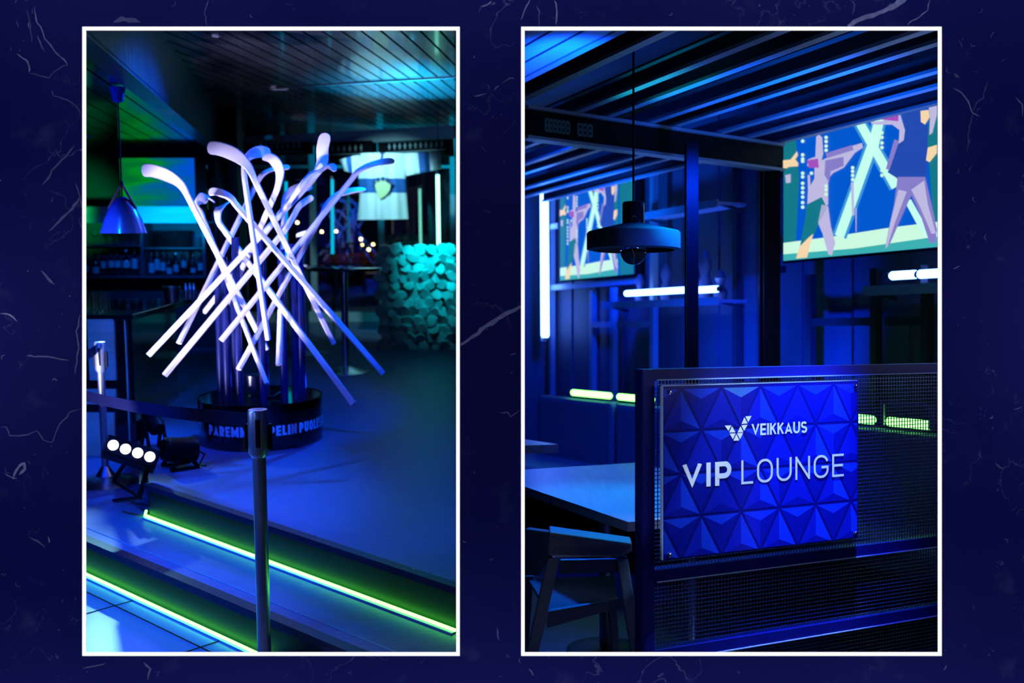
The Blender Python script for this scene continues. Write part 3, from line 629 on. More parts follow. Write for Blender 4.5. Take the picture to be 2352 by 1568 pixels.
# glasses on the bar
def tumbler(r, h):
    m = MB(); m.lathe([(r * .85, 0), (r, h), (r * .93, h), (r * .78, .012), (r * .1, .012)], 18); m.smooth = True; return m
tg = tumbler(.026, .118).build('tall_glass', M['glass'])
first = True
for i, (px, dy) in enumerate(((203, .10), (211, .22), (219, .11), (228, .24), (236, .12), (244, .22))):
    q = Vector((LY(px, 700, yb + dy).x, yb + dy, zt + .0005)); lab = ['tall glass cut off by the window edge on the bar', 'tall glass second from the window edge, set back on the bar', 'tall glass third from the window edge on the bar', 'tall glass fourth from the window edge, set back on the bar', 'tall glass at the front of the group beside the outermost glass', 'outermost tall glass of the group on the bar, toward the counter corner'][i]
    if i == 0: single(tg, lab, 'glass', 'L', q, 0, 'tall glasses on the bar')
    else: c = tg.copy(); C.objects.link(c); single(c, lab, 'glass', 'L', q, 0, 'tall glasses on the bar')
# ice bucket and shakers
q = Vector((LY(396, 700, 6.85).x, 6.85, zt + .002)); t = thing('ice_bucket', 'round metal ice bucket at the far end of the bar', 'bucket', 'L', q)
m = MB(); m.lathe([(.05, 0), (.058, .09), (.061, .092), (.061, .098), (.054, .098), (.047, .006)], 30); m.build('bowl', M['steel'], t, smooth=True)
for sx in (-1, 1): m = MB(); m.tube([(sx * .057, -.012, .075), (sx * .07, -.008, .07), (sx * .07, .008, .07), (sx * .057, .012, .075)], .003, 6); m.build('handle', M['chrome'], t)
for i, px in enumerate((427, 437, 446)):
    q = Vector((LY(px, 700, 7.0).x, 7.0, zt)); t = thing('bar_shaker', ['slim bar shaker closest to the ice bucket', 'slim bar shaker with bright highlight between two others', 'slim bar shaker at the counter edge behind the sticks'][i], 'shaker', 'L', q, 0, 'shakers by the ice bucket')
    m = MB(); m.lathe([(.012, 0), (.0145, .07)], 16); m.build('cup', M['chrome'], t, smooth=True)
    m = MB(); m.lathe([(.0145, .07), (.011, .095), (.006, .105), (.006, .115)], 16); m.build('cap', M['chrome'], t, smooth=True)

# back shelf with bottles and glasses
yS = 9.35; sh = thing('bottle_shelf', 'dark wall shelf unit in two bays behind the bar', 'shelf', 'L', (LY(330, 633, yS).x, yS, LY(330, 633, yS).z))
so = Vector(sh.matrix_world.inverted() @ (ML @ Vector((0, 0, 0))))
def sP(px, py, d=yS): return LY(px, py, d) + so
xa, xm, xb = sP(150, 600).x, sP(327, 600).x, sP(470, 600).x; zl, zm1, zm2, ztp = sP(300, 633).z, sP(300, 564).z, sP(400, 570).z, sP(300, 512).z
M['shelfw'] = mat('dark_shelf_board', (.05, .06, .09), .4)
for nm, c, sz in (('side_board', (xb, .14, (zl + ztp) / 2), (.025, .30, ztp - zl)), ('divider', (xm, .14, (zl + ztp) / 2), (.02, .28, ztp - zl)), ('bottom_board', ((xa + xb) / 2, .14, zl - .01), (xb - xa, .28, .02)),
                  ('shelf_board', ((xa + xm) / 2, .14, zm1), (xm - xa, .27, .012)), ('shelf_board', ((xm + xb) / 2, .14, zm2), (xb - xm, .27, .012)), ('back_board', ((xa + xb) / 2, .29, (zl + ztp) / 2), (xb - xa, .01, ztp - zl))):
    m = MB(); m.box(c, sz); m.build(nm, M['shelfw'], sh)
def bottle(h, r, neck, lab0, lab1, colm):
    t = bpy.data.objects.new('liquor_bottle', None); C.objects.link(t)
    m = MB(); m.lathe([(r * .9, 0), (r, .01), (r, h * .6), (r * .75, h * .68), (neck, h * .75), (neck, h * .94)], 16); m.build('bottle_body', M['bottle'], t, smooth=True)
    m = MB(); m.lathe([(neck * 1.15, h * .92), (neck * 1.15, h)], 12); m.build('stopper', colm, t, smooth=True)
    m = MB(); m.lathe([(r * 1.02, h * lab0), (r * 1.02, h * lab1)], 16, close=False); m.build('paper_label', M['labelm'], t, smooth=True)
    return t
specs = [(.25, .034, .012, .12, .38, 196), (.23, .035, .011, .08, .36, 220), (.24, .027, .011, .30, .58, 238), (.25, .030, .011, .32, .58, 256), (.25, .030, .011, .32, .58, 271), (.26, .040, .012, .30, .56, 291), (.28, .029, .010, .24, .60, 310),
         (.25, .030, .012, .10, .50, 349), (.26, .026, .014, .20, .62, 362), (.25, .028, .012, .18, .52, 375), (.25, .028, .011, .05, .30, 389), (.23, .028, .011, .15, .45, 405), (.26, .027, .013, .3, .55, 423), (.24, .027, .012, .1, .3, 444), (.25, .027, .012, .2, .5, 461)]
labs = ['bottle cut off by the window frame on the lower shelf', 'stout bottle with low-set square label under the cone lamp', 'slim bottle with dim label between stout and twin bottles', 'first of two twin bottles with pale square labels', 'second of two twin bottles, closer to the wide bottle', 'wide bottle with broad pale label before the shelf divider', 'tall bottle with high label just before the shelf divider',
        'bottle with two stacked pale labels just past the divider', 'shaped pale bottle, second past the divider', 'bottle with necked pale label, third past the divider', 'dark bottle with slanted stripes, fourth past the divider', 'short bottle with bright blue label', 'slim tall bottle beside the short blue-labelled bottle', 'dark bottle, last but one before the shelf end board', 'bottle standing against the lit end board of the shelf']
for (h, r, nk, l0, l1, px), lb in zip(specs, labs):
    t = bottle(h * .9, r * .9, nk * .9, l0, l1, M['labelm'] if px in (405, 291) else M['black']); q = LY(px, 620, yS + .1)
    t.matrix_world = ML @ Matrix.Translation((q.x, yS + .1, LY(330, 633, yS).z + .0015)); tag(t, lb, 'bottle', 'bottles on the lower shelf')
gob = MB(); gob.lathe([(.03, 0), (.03, .003), (.005, .008), (.005, .06), (.03, .085), (.031, .12), (.029, .15), (.027, .15), (.029, .12), (.028, .088), (.003, .066)], 16); gob.smooth = True
g0_ = gob.build('wine_glass', M['glass'])
tl = tumbler(.0172, .15).build('highball_glass', M['glass'])
z_l, z_r = LY(300, 564, yS).z + .0085, LY(400, 570, yS).z + .0085; k = 0
for i in range(7):
    q = (LY(217 + 16 * i, 550, yS + .1).x, yS + .1, z_l); c = g0_ if i == 0 else g0_.copy()
    if i: C.objects.link(c)
    single(c, 'stemmed wine glass, %s of the even row above the bottles by the cone lamp' % ['first', 'second', 'third', 'fourth', 'fifth', 'sixth', 'last'][i], 'glass', 'L', q, 0, 'wine glasses on the upper shelf')
for j in range(2):
    for i in range(10):
        y = yS + .06 + .1 * j; q = (LY(340 + 9.2 * i + 7 * j, 550, y).x, y, z_r); c = tl if (i == 0 and j == 0) else tl.copy()
        if i or j: C.objects.link(c)
        single(c, 'tall straight glass, %s from the shelf divider in the %s row' % (['first', 'second', 'third', 'fourth', 'fifth', 'sixth', 'seventh', 'eighth', 'ninth', 'tenth'][i], ['front', 'rear'][j]), 'glass', 'L', q, 0, 'highball glasses on the upper shelf')
for i in range(3):
    q = (LY(445 + 8 * i, 550, yS + .1).x, yS + .1, z_r); c = tl.copy(); C.objects.link(c)
    single(c, 'small glass, %s of the loose trio by the shelf end board' % ['inner', 'middle', 'outer'][i], 'glass', 'L', q, 0, 'small glasses by the end board'); c.matrix_world = c.matrix_world @ Matrix.Diagonal((.9, .9, .6, 1))

# television above the shelf and lit oak panel under it
def tvmat():
    m = bpy.data.materials.new('aurora_screen'); m.use_nodes = True; nt = m.node_tree; N = nt.nodes; b = N['Principled BSDF']
    tc = N.new('ShaderNodeTexCoord'); mp = N.new('ShaderNodeMapping'); mp.inputs['Scale'].default_value = (1, 1, 5); nz = N.new('ShaderNodeTexNoise'); nz.inputs['Scale'].default_value = 1.7; nz.inputs['Detail'].default_value = 6
    nt.links.new(tc.outputs['Object'], mp.inputs[0]); nt.links.new(mp.outputs[0], nz.inputs['Vector'])
    sx = N.new('ShaderNodeSeparateXYZ'); nt.links.new(tc.outputs['Object'], sx.inputs[0]); ma = N.new('ShaderNodeMath'); ma.operation = 'MULTIPLY_ADD'; ma.inputs[1].default_value = .85; ma.inputs[2].default_value = -.02
    nt.links.new(sx.outputs['X'], ma.inputs[0]); ad = N.new('ShaderNodeMath'); ad.operation = 'ADD'; nt.links.new(ma.outputs[0], ad.inputs[0]); nt.links.new(nz.outputs['Fac'], ad.inputs[1])
    cr = N.new('ShaderNodeValToRGB'); e = cr.color_ramp.elements; e[0].position = .22; e[0].color = (0, .20, .035, 1); e[1].position = .78; e[1].color = (0, .11, .85, 1)
    for p_, c_ in ((.36, (.0, .34, .02)), (.44, (.0, .22, .13)), (.58, (.0, .14, .42))): q = e.new(p_); q.color = (*c_, 1)
    nt.links.new(ad.outputs[0], cr.inputs[0]); nt.links.new(cr.outputs[0], b.inputs['Emission Color']); b.inputs['Emission Strength'].default_value = .75; b.inputs['Base Color'].default_value = (0, 0, 0, 1); b.inputs['Roughness'].default_value = .15
    return m
a, b = LY(275, 363, 9.45), LY(449, 474, 9.45); cx_, cz_ = (a.x + b.x) / 2, (a.z + b.z) / 2
t = thing('wall_television', 'flat television showing blurred green and blue light above the bottles', 'television', 'L', (cx_, 9.45, cz_))
m = MB(); m.box((0, 0, 0), (b.x - a.x, .006, a.z - b.z)); m.build('screen', tvmat(), t)
m = MB(); w_, h_ = b.x - a.x, a.z - b.z; m.box((0, .05, 0), (w_ + .03, .08, h_ + .03)); m.box((w_ / 2 + .06, .03, 0), (.09, .05, h_ + .06)); m.build('housing', M['blackgloss'], t)
a, b = LY(100, 474, 9.2), LY(451, 512, 9.2); m = MB(); m.box(((a.x + b.x) / 2, 9.36, (a.z + b.z) / 2), (b.x - a.x, .28, a.z - b.z))
o = m.build('oak_fascia', mat('oak_fascia', (.5, .5, .48), .5, var=.25, scale=3, stretch=(1, 1, 14))); off = Vector(((a.x + b.x) / 2, 9.45, (a.z + b.z) / 2))
single(o, 'long oak fascia panel lit green to blue under the television', 'panel', 'L')

# cone lamp over the bar
yl = 4.98; c = LY(284, 535, yl); lt = thing('cone_pendant_lamp', 'blue cone pendant lamp on leather straps over the bar', 'pendant lamp', 'L', (c.x, yl, c.z))
zz = lambda py: LY(284, py, yl).z - c.z
m = MB(); R = 51 * yl / F; prof = [(R, 0), (R * .97, .01), (R * .80, zz(503)), (R * .58, zz(478)), (R * .36, zz(461)), (R * .2, zz(454)), (.006, zz(451))]
m.lathe(prof, 40, close=False); m.build('shade', M['shade'], lt, smooth=True)
m = MB(); m.lathe([(r * .96, z - .003 if z > 0 else 0.001) for r, z in prof], 40, close=False); m.build('shade_lining', M['shadein'], lt, smooth=True)
m = MB(); m.lathe([(.001, .10), (.02, .08), (.024, .055), (.014, .035), (.001, .03)], 16, close=False); m.build('bulb', M['warm'], lt, smooth=True)
m = MB(); m.tube([(0, 0, zz(451)), (0, 0, zz(236))], .0035, 8); m.build('cord', M['black'], lt)
for sx in (-1, 1): m = MB(); m.bar((0, -.004, zz(420)), (sx * R * .62, -.004, zz(480)), .004, .012, up=(1, 0, 0)); m.build('strap', M['leather'], lt)
m = MB(); m.lathe([(.006, zz(236)), (.024, zz(234)), (.036, zz(203)), (.036, zz(200))], 28); m.build('ceiling_cup', M['shade'], lt, smooth=True)
m = MB(); m.lathe([(.008, zz(430)), (.011, zz(424)), (.008, zz(416))], 12); m.build('strap_ring', M['black'], lt)

# ------------------------------------------------------------------ sculpture
YS = 5.62; sc = LY(600, 960, YS); SO = Vector((sc.x, YS, Z2))
sculp = thing('stick_sculpture', 'sculpture of crossed white ice hockey sticks on black pipes and drum', 'sculpture', 'L', SO)
def SL(px, py, d): return LY(px, py, d) - SO
RD = .338; HD = .245
m = MB(); m.lathe([(RD - .004, 0), (RD, .004), (RD, HD - .004), (RD - .004, HD)], 96); dr = m.build('drum', M['blackgloss'], sculp, smooth=True)
m = MB(); m.lathe([(RD + .003, HD - .042), (RD + .003, HD + .002), (RD - .004, HD + .003)], 96, close=False); m.build('rim_band', mat('black_chrome', (.05, .055, .09), .12, 1), sculp, smooth=True)
tx = MB()
# arc positions of the words: angle from the camera-facing direction
def ang(px): return math.asin(max(-.999, min(.999, (px - 600) / 142)))
cam_az = math.atan2(-YS, -SO.x)      # from sculpture to camera
def drum(q, e=0.): return [((RD * 1.004 + e) * math.cos(cam_az + a), (RD * 1.004 + e) * math.sin(cam_az + a), z) for a, z in q]
def word(w_, a0, a1):
    tx = MB()
    for i_, q in enumerate(strokes(w_, a0 * RD, .080, a1 * RD, .135, .25, .13)): tx.poly(drum([(a / RD, z) for a, z in q], i_ * 3e-5))
    tx.build('lettering', M['text'], sculp)
word('PAREMMAN', ang(486), ang(606)); word('PELIN', ang(616), ang(677)); word('PUOLESTA', ang(683), ang(741))
for (p_, q_, r_) in (((-1.34, .135), (-1.30, .135), (-1.32, .11)), ((-1.28, .135), (-1.20, .135), (-1.24, .095)), ((-1.31, .108), (-1.24, .092), (-1.27, .08))): tx.poly(drum((p_, q_, r_)))
tx.build('logo', M['text'], sculp)
# pipes
pc = SL(604, 905, 5.62); pipes = [(-1.5, 600), (-1.15, 606), (-.72, 590), (-.32, 545), (.26, 535), (.80, 572), (1.2, 560), (1.65, 575), (2.3, 590), (3.3, 590), (4.1, 600)]
for i, (a, top) in enumerate(pipes):
    x, y = .222 * math.sin(a), -.222 * math.cos(a); zt_ = LY(600, top, YS + y).z - Z2
    m = MB(); m.tube([(x + .01, y, HD), (x + .01, y, zt_)], .0205, 18); m.build('pipe', M['pipe'], sculp, smooth=True)
# little projector standing on the drum
m = MB(); m.lathe([(.035, HD), (.035, HD + .01), (.02, HD + .02), (.02, HD + .03), (.045, HD + .035), (.047, HD + .125), (.03, HD + .13)], 24, (-.02, -.06, 0)); m.build('floodlight', M['steel'], sculp, smooth=True)
m = MB(); m.tube([(.0, -.075, HD + .006), (.09, -.09, HD + .006), (.12, -.02, HD + .02)], .01, 8); m.build('floodlight_cable', M['black'], sculp, smooth=True)

def hockey(butt, db, pts, ds, roll, wsh=.0285, tsh=.021, bw=.072, grow=None):
    """butt pixel+depth, then shaft-top .. blade pixels with depths; roll turns the wide side away from the viewer"""
    P = [SL(*butt, db)] + [SL(x, y, d) for (x, y), d in zip(pts, ds)]
    # smooth the blade part with a spline
    k = len(P); path = [P[0], P[0].lerp(P[1], .5), P[1]]; fr_ = [0, 0, 0]
    seq = P[1:]
    for i in range(len(seq) - 1):
        p0_, p1_, p2_, p3_ = seq[max(0, i - 1)] if i else P[0].lerp(P[1], .9), seq[i], seq[i + 1], seq[min(i + 2, len(seq) - 1)]
        for j in range(1, 9):
            s_ = j / 8; path.append(.5 * ((2 * p1_) + (-p0_ + p2_) * s_ + (2 * p0_ - 5 * p1_ + 4 * p2_ - p3_) * s_ * s_ + (-p0_ + 3 * p1_ - 3 * p2_ + p3_) * s_ ** 3)); fr_.append((i + s_) / (len(seq) - 1))
    T0 = (P[1] - P[0]).normalized(); view = (-(SO + P[1]) + Vector((0, 0, EL))).normalized(); N0 = (view - T0 * view.dot(T0)).normalized()
    N0 = Matrix.Rotation(math.radians(roll), 3, T0) @ N0
    g = MB(); bl = MB(); rings = []
    for i, p in enumerate(path):
        t_ = (path[min(i + 1, len(path) - 1)] - path[max(i - 1, 0)]).normalized(); nrm_ = (N0 - t_ * N0.dot(t_)).normalized(); b_ = t_.cross(nrm_)
        f = fr_[i]; e = min(1, max(0, f * 1.6)) ; e = e * e * (3 - 2 * e)
        wd = wsh + (bw - wsh) * e; tk = tsh + (.007 - tsh) * e
        if f > .86: wd *= max(.22, math.sqrt(max(0, 1 - ((f - .86) / .14) ** 2.4)))
        ch = min(.004, tk * .3); a_, c_ = wd / 2, tk / 2
        prof_ = [(-a_ + ch, -c_), (a_ - ch, -c_), (a_, -c_ + ch), (a_, c_ - ch), (a_ - ch, c_), (-a_ + ch, c_), (-a_, c_ - ch), (-a_, -c_ + ch)]
        rings.append([p + b_ * x + nrm_ * y for x, y in prof_])
    def loft(mb_, rs):
        n = 8; vs = [v for r in rs for v in r]; fs = [(i * n + j, i * n + (j + 1) % n, (i + 1) * n + (j + 1) % n, (i + 1) * n + j) for i in range(len(rs) - 1) for j in range(n)]
        mb_.add(vs, fs + [tuple(reversed(range(n))), tuple(range(len(vs) - n, len(vs)))])
    cut = 2 + 7; loft(g, rings[:cut + 1]); loft(bl, rings[cut:])
    so_ = g.build('hockey_stick', M['stick'], sculp, smooth=True); bl.build('blade', M['stick'], so_, smooth=True); return so_
HK = [
 ((612, 802), 5.50, [(432, 452), (415, 424), (385, 404), (350, 392), (325, 392)], [5.10, 5.08, 5.05, 5.02, 5.0], -8, .9),
 ((612, 880), 5.14, [(462, 488), (452, 470), (462, 457), (478, 455), (492, 464)], [5.52, 5.54, 5.56, 5.58, 5.58], 80, .9),
 ((766, 788), 5.70, [(588, 420), (568, 380), (540, 356), (505, 342), (476, 339)], [5.02, 5.0, 4.98, 4.96, 4.94], 6, .95),
 ((880, 858), 5.42, [(545, 474), (530, 455), (512, 445), (495, 440), (480, 441)], [5.20, 5.20, 5.22, 5.24, 5.26], 24, .6),
 ((812, 928), 4.95, [(505, 515), (500, 490), (506, 476), (515, 470), (521, 466)], [5.50, 5.50, 5.54, 5.60, 5.65], -15, .9),
 ((616, 780), 5.12, [(562, 412), (562, 375), (575, 356), (598, 348), (621, 352)], [5.02, 5.04, 5.06, 5.08, 5.10], 66, .8),
 ((520, 700), 5.75, [(636, 436), (643, 400), (636, 378), (624, 364), (606, 358)], [5.10, 5.08, 5.05, 5.03, 5.0], 0, .9),
 ((341, 816), 5.16, [(709, 424), (728, 396), (740, 372), (741, 340), (749, 306)], [5.40, 5.40, 5.38, 5.36, 5.36], 0, .85),
 ((411, 788), 5.25, [(588, 424), (602, 402), (620, 391), (642, 386), (665, 383)], [5.75, 5.77, 5.8, 5.83, 5.85], -58, .7),
 ((470, 716), 5.75, [(694, 424), (712, 402), (732, 391), (752, 386), (773, 384)], [5.25, 5.27, 5.3, 5.35, 5.37], -58, .9),
 ((548, 848), 5.16, [(738, 496), (752, 468), (775, 448), (805, 438), (840, 434)], [5.70, 5.72, 5.74, 5.76, 5.8], -58, .9),
 ((508, 782), 5.14, [(806, 414), (822, 394), (845, 381), (872, 373), (906, 369)], [5.55, 5.57, 5.6, 5.63, 5.65], -58, .9),
 ((378, 862), 5.10, [(652, 532), (672, 500), (686, 475), (702, 462), (719, 452)], [5.42, 5.44, 5.46, 5.48, 5.5], 30, .5),
 ((640, 838), 5.30, [(652, 500), (654, 462), (665, 442), (688, 431), (717, 428)], [5.75, 5.77, 5.79, 5.8, 5.82], -40, .85)]
for bt, db, pts, ds, roll, bwf in HK: hockey(bt, db, pts, ds, roll, bw=.072 * bwf)

# ------------------------------------------------------------------ barrier posts, belts
def post(loc_, h, r, label, base=True):
    t = thing('barrier_post', label, 'barrier post', 'L', loc_, 0, 'retractable belt posts')
    m = MB(); m.tube([(0, 0, .02), (0, 0, h - .145)], r, 28); m.build('tube', M['satin'], t, smooth=True)
    m = MB(); m.lathe([(r * 1.02, h - .16), (r * 1.5, h - .145), (r * 1.5, h - .006), (r * 1.35, h), (r * .9, h - .001), (.004, h - .004)], 32); m.build('head', M['satin'], t, smooth=True)
    m = MB(); m.box((r * .25, -r * 1.36, h - .075), (r * .7, r * .5, .095)); m.build('belt_slot', M['black'], t, bevel=.004)
    for sx in (-1, 1): m = MB(); m.box((sx * r * 1.75, 0, h - .09), (r * .5, r * .9, .085)); m.build('belt_clip', M['black'], t, bevel=.003)
    m = MB(); m.lathe([(.17, 0), (.17, .012), (.14, .03), (.05, .05), (r * 1.3, .09), (r, .1)], 40); m.build('base', M['chrome'], t, smooth=True)
    return t
p1 = LY(592, 940, 3.3); hd1 = 1.57 - 440 * 3.3 / F
post((p1.x, 3.3, 0), p1.z, .0225, 'chrome belt barrier post standing on the tiles before the steps')
p2 = LY(229, 785, 5.25); post((p2.x, 5.25, Z1), p2.z - Z1, .0185, 'slim chrome belt barrier post beside the bar front')
def belt(a, b, h, label):
    m = MB(); o_ = Vector(a); n = 20; vs = []
    for i in range(n + 1):
        f = i / n; q = Vector(a).lerp(Vector(b), f) - o_ - Vector((0, 0, .02 * math.sin(PI * f)))
        vs += [q + Vector((0, .001, h / 2)), q + Vector((0, .001, -h / 2)), q + Vector((0, -.001, h / 2)), q + Vector((0, -.001, -h / 2))]
    fs = []
    for i in range(n):
        k = 4 * i; fs += [(k, k + 1, k + 5, k + 4), (k + 2, k + 6, k + 7, k + 3), (k, k + 4, k + 6, k + 2), (k + 1, k + 3, k + 7, k + 5)]
    m.add(vs, fs); o = m.build('barrier_belt', M['rope']); return single(o, label, 'belt', 'L', a, 0, 'dark barrier belts')
belt(LY(566, 963, 3.3), LY(150, 897, 4.6), .047, 'long dark barrier belt running from the front post past the bar')
belt(LY(224, 800, 5.25), LY(150, 822, 4.9), .05, 'short dark barrier belt leaving the slim post beside the bar')

# ------------------------------------------------------------------ stage lights
def led_bar(loc_, rot, label):
    t = thing('led_floodlight', label, 'stage light', 'L', loc_); t.matrix_world = ML @ Matrix.Translation(loc_) @ rot
    m = MB(); m.box((0, .05, 0), (.25, .12, .09)); m.build('housing', M['black'], t, bevel=.008)
    for i in range(4):
        m = MB(); x = -.085 + i * .0565
        n = 24; rm = Matrix.Rotation(PI / 2, 3, 'X'); q = MB(); q.lathe([(.0235, 0), (.0235, .008), (.015, .013)], n); vs_ = [rm @ Vector(v) + Vector((x, -.009, 0)) for v in q.v]; m.add(vs_, q.f); m.build('lens', M['lens'], t, smooth=True)
    return t
c1 = LY(302, 1037, 4.62)
rot1 = Matrix.Rotation(math.radians(14), 4, 'Z') @ Matrix.Rotation(math.radians(22), 4, 'Y') @ Matrix.Rotation(math.radians(-28), 4, 'X')
L1 = led_bar((c1.x, 4.62, c1.z), rot1, 'four-lens floodlight shining white on the low step by the barrier post')
Rinv = (Matrix.Translation((c1.x, 4.62, c1.z)) @ rot1).inverted()
def l1(px, py, d): return Rinv @ LY(px, py, d)
m = MB(); m.bar(l1(262, 1150, 4.7), l1(322, 1143, 4.55), .02, .012); m.bar(l1(262, 1105, 4.9), l1(318, 1140, 4.6), .02, .012); m.bar(l1(262, 1100, 4.9), l1(290, 1060, 4.75), .02, .012); m.bar(l1(320, 1140, 4.6), l1(340, 1070, 4.7), .02, .012)
m.build('yoke', M['black'], L1)
def par(c, axis, r, ln, label, base_z, m_lens=None):
    t = thing('par_can', label, 'stage light', 'L', (c.x, c.y, c.z)); ax = Vector(axis).normalized(); m = MB(); n = 7
    pts, rr = [], []
    for i in range(n): pts += [ax * (ln * (i / n - .5)), ax * (ln * ((i + .6) / n - .5))]; rr += [r * (.96 + .04 * (i % 2)), r]; 
    m.tube(pts + [ax * ln * .5], rr + [r * .85], 22); m.build('can', M['black'], t, smooth=True)
    m = MB(); m.tube([ax * ln * .5, ax * (ln * .5 + .006)], r * .8, 20); m.build('lens', m_lens or M['glass'], t)
    sd = ax.cross(Vector((0, 0, 1))).normalized(); zb = base_z - c.z
    for s_ in (-1, 1):
        for k_ in (-1, 1):
            m = MB(); a = sd * s_ * r * 1.08; b_ = Vector((a.x, a.y, 0)) + Vector((ax.x, ax.y, 0)).normalized() * k_ * r * 1.1; b_.z = zb + .008
            m.bar(a, b_, .012, .02); m.build('leg', M['black'], t)
        m = MB(); d_ = Vector((ax.x, ax.y, 0)).normalized() * r * 1.15; a = sd * s_ * r * 1.08; a.z = zb + .008
        m.bar(a - d_, a + d_, .02, .012); m.build('foot_bar', M['black'], t)
    m = MB(); m.tube([-ax * ln * .5, -ax * ln * .55 + Vector((.03, .02, -.03)), Vector((.08, .05, zb + .006)), Vector((.12, .02, zb + .006))], .005, 6); m.build('cable', M['black'], t)
par(LY(413, 1032, 4.95), (-.75, -.55, .12), .062, .16, 'black ribbed stage light with splayed legs on the stage edge', Z2)
par(LY(352, 968, 5.35), (-.5, .5, .55), .045, .12, 'smaller black stage light tilted up behind the ribbed one', Z2)

# ------------------------------------------------------------------ high table and stand beyond
def high_table(px, ytop, ybase, d, rt, label):
    q = LY(px, ytop, d); t = thing('high_table', label, 'table', 'L', (q.x, d, Z2), 0, 'high tables by the window'); h = q.z - Z2
    m = MB(); m.lathe([(rt - .006, h - .022), (rt, h - .014), (rt, h - .004), (rt - .006, h)], 48); m.build('tabletop', M['blackgloss'], t, smooth=True)
    m = MB(); m.tube([(0, 0, .03), (0, 0, h - .02)], .028, 20); m.build('column', M['chrome'], t, smooth=True)
    m = MB(); m.lathe([(.20, 0), (.20, .006), (.12, .02), (.03, .05)], 40); m.build('base', M['chrome'], t, smooth=True)
    return t
high_table(790, 614, 856, 8.1, .30, 'round black high table on a chrome column before the window')
high_table(700, 612, 850, 9.2, .30, 'second high table half hidden behind the sculpture pipes')

# ------------------------------------------------------------------ LOUNGE (R)
def PR(y): return -.0470 * y
s = MB(); s.prism([(PR(YW + .02), YW + .02, 0), (4.2, YW + .02, 0), (4.2, 12, 0), (PR(12), 12, 0)], (0, 0, -.05)); struct('floor_lounge', s, M['grey'], 'R')
P0 = Vector((1.647, 6.16, 0)); U = Vector((-.427, .904, 0)).normalized(); NB = Vector((-U.y, U.x, 0))   # NB points to the viewer side
if NB.y > 0: NB = -NB
s = MB(); w0 = P0 - U * 4.2 - NB * .16; w1 = P0 + U * 3.45 - NB * .16
s.prism([w0, w1, w1 + Vector((0, 0, 2.9)), w0 + Vector((0, 0, 2.9))], -NB * .06)
# vertical ribs that catch the uplight
k = -4.1
while k < 3.4:
    q = P0 + U * k - NB * .16; s.bar(q + NB * .008, q + NB * .008 + Vector((0, 0, 2.85)), .016, .19, up=U); k += .42
struct('wall_right', s, M['wallblue'], 'R')
e1 = w1; s = MB(); s.prism([e1 + NB * .0, Vector((PR(9.3), 9.3, 0)), Vector((PR(9.3), 9.3, 2.9)), e1 + Vector((0, 0, 2.9))], (0, .06, 0)); struct('wall_back', s, M['wallblue'], 'R')
# ceiling of the lounge: slats over a black void
s = MB(); s.poly([(PR(YW), YW + .02, 2.92), (4.2, YW + .02, 2.92), (4.2, 12, 2.92), (PR(12), 12, 2.92)]); s.poly([(PR(YW), YW + .02, 2.95), (4.2, YW + .02, 2.95), (4.2, 12, 2.95), (PR(12), 12, 2.95)]); struct('ceiling_lounge', s, M['ceilup'], 'R')
NL = Vector((U.y, -U.x, 0))
s = MB(); q0 = QZ(1203, 205, 2.8)
for k in range(0, 9):
    c = q0 - NL * (.075 + .145 * k); s.bar(c - U * 3.4, c + U * 1.6, .125, .02)
o = struct('ceiling_panel', s, mat('ceiling_slat_grey', (.25, .27, .32), .45), 'R')
halfclip(o, (0, 0, 0), Vector((-1, -.0470, 0)).normalized()); halfclip(o, (0, 2.84, 0), (0, -1, 0))
# beam and joists
BA, BB = QZ(1203, 243, 2.30), QZ(1792, 331, 2.30); bu = (BB - BA).normalized()
def beampt(px):
    r = (px - CX) / F; s_ = (r * BA.y - BA.x) / (bu.x - r * bu.y); return BA + bu * s_
bm_ = thing('ceiling_beam', 'black steel beam with pale flanges crossing under the ceiling joists', 'beam', 'R', BA)
LN = (BB - BA).length
m = MB(); m.bar(Vector((0, 0, -.075)), bu * LN + Vector((0, 0, -.075)), .03, .13); m.build('web', M['black'], bm_)
for z_ in (-.008, -.142): m = MB(); m.bar(Vector((0, 0, z_)), bu * LN + Vector((0, 0, z_)), .07, .014); m.build('flange', M['joist'], bm_)
m = MB()
for (x0, x1, y0_, y1_, rows) in ((1252, 1308, 268, 300, 1), (1326, 1360, 277, 300, 1)):      # worn pale stencil, too blurred to read
    a, b = beampt(x0), beampt(x1); n = 6 if x0 < 1300 else 3
    for i in range(n):
        p_, q_ = a.lerp(b, (i + .08) / n), a.lerp(b, (i + .88) / n); o_ = Vector((0, -.018, 0))
        for z_ in (-.05, -.075, -.10): m.bar(p_ - BA + o_ + Vector((0, 0, z_)), q_ - BA + o_ + Vector((0, 0, z_)), .003, .012)
        m.bar(p_ - BA + o_ + Vector((0, 0, -.05)), p_ - BA + o_ + Vector((0, 0, -.10)), .003, .01, up=bu)
        m.bar(q_ - BA + o_ + Vector((0, 0, -.05)), q_ - BA + o_ + Vector((0, 0, -.10)), .003, .01, up=bu)
m.build('stencil', mat('worn_stencil', (.10, .22, .20), .7), bm_)
js = [1183, 1325, 1395, 1490, 1545, 1650, 1715, 1790]; jl = ['by the pier edge', 'first of the close pair near the stencil', 'second of the close pair near the stencil', 'first of the pair over the pendant cord', 'second of the pair past the pendant cord', 'before the far end of the beam', 'close to the far end of the beam', 'at the end post of the beam']
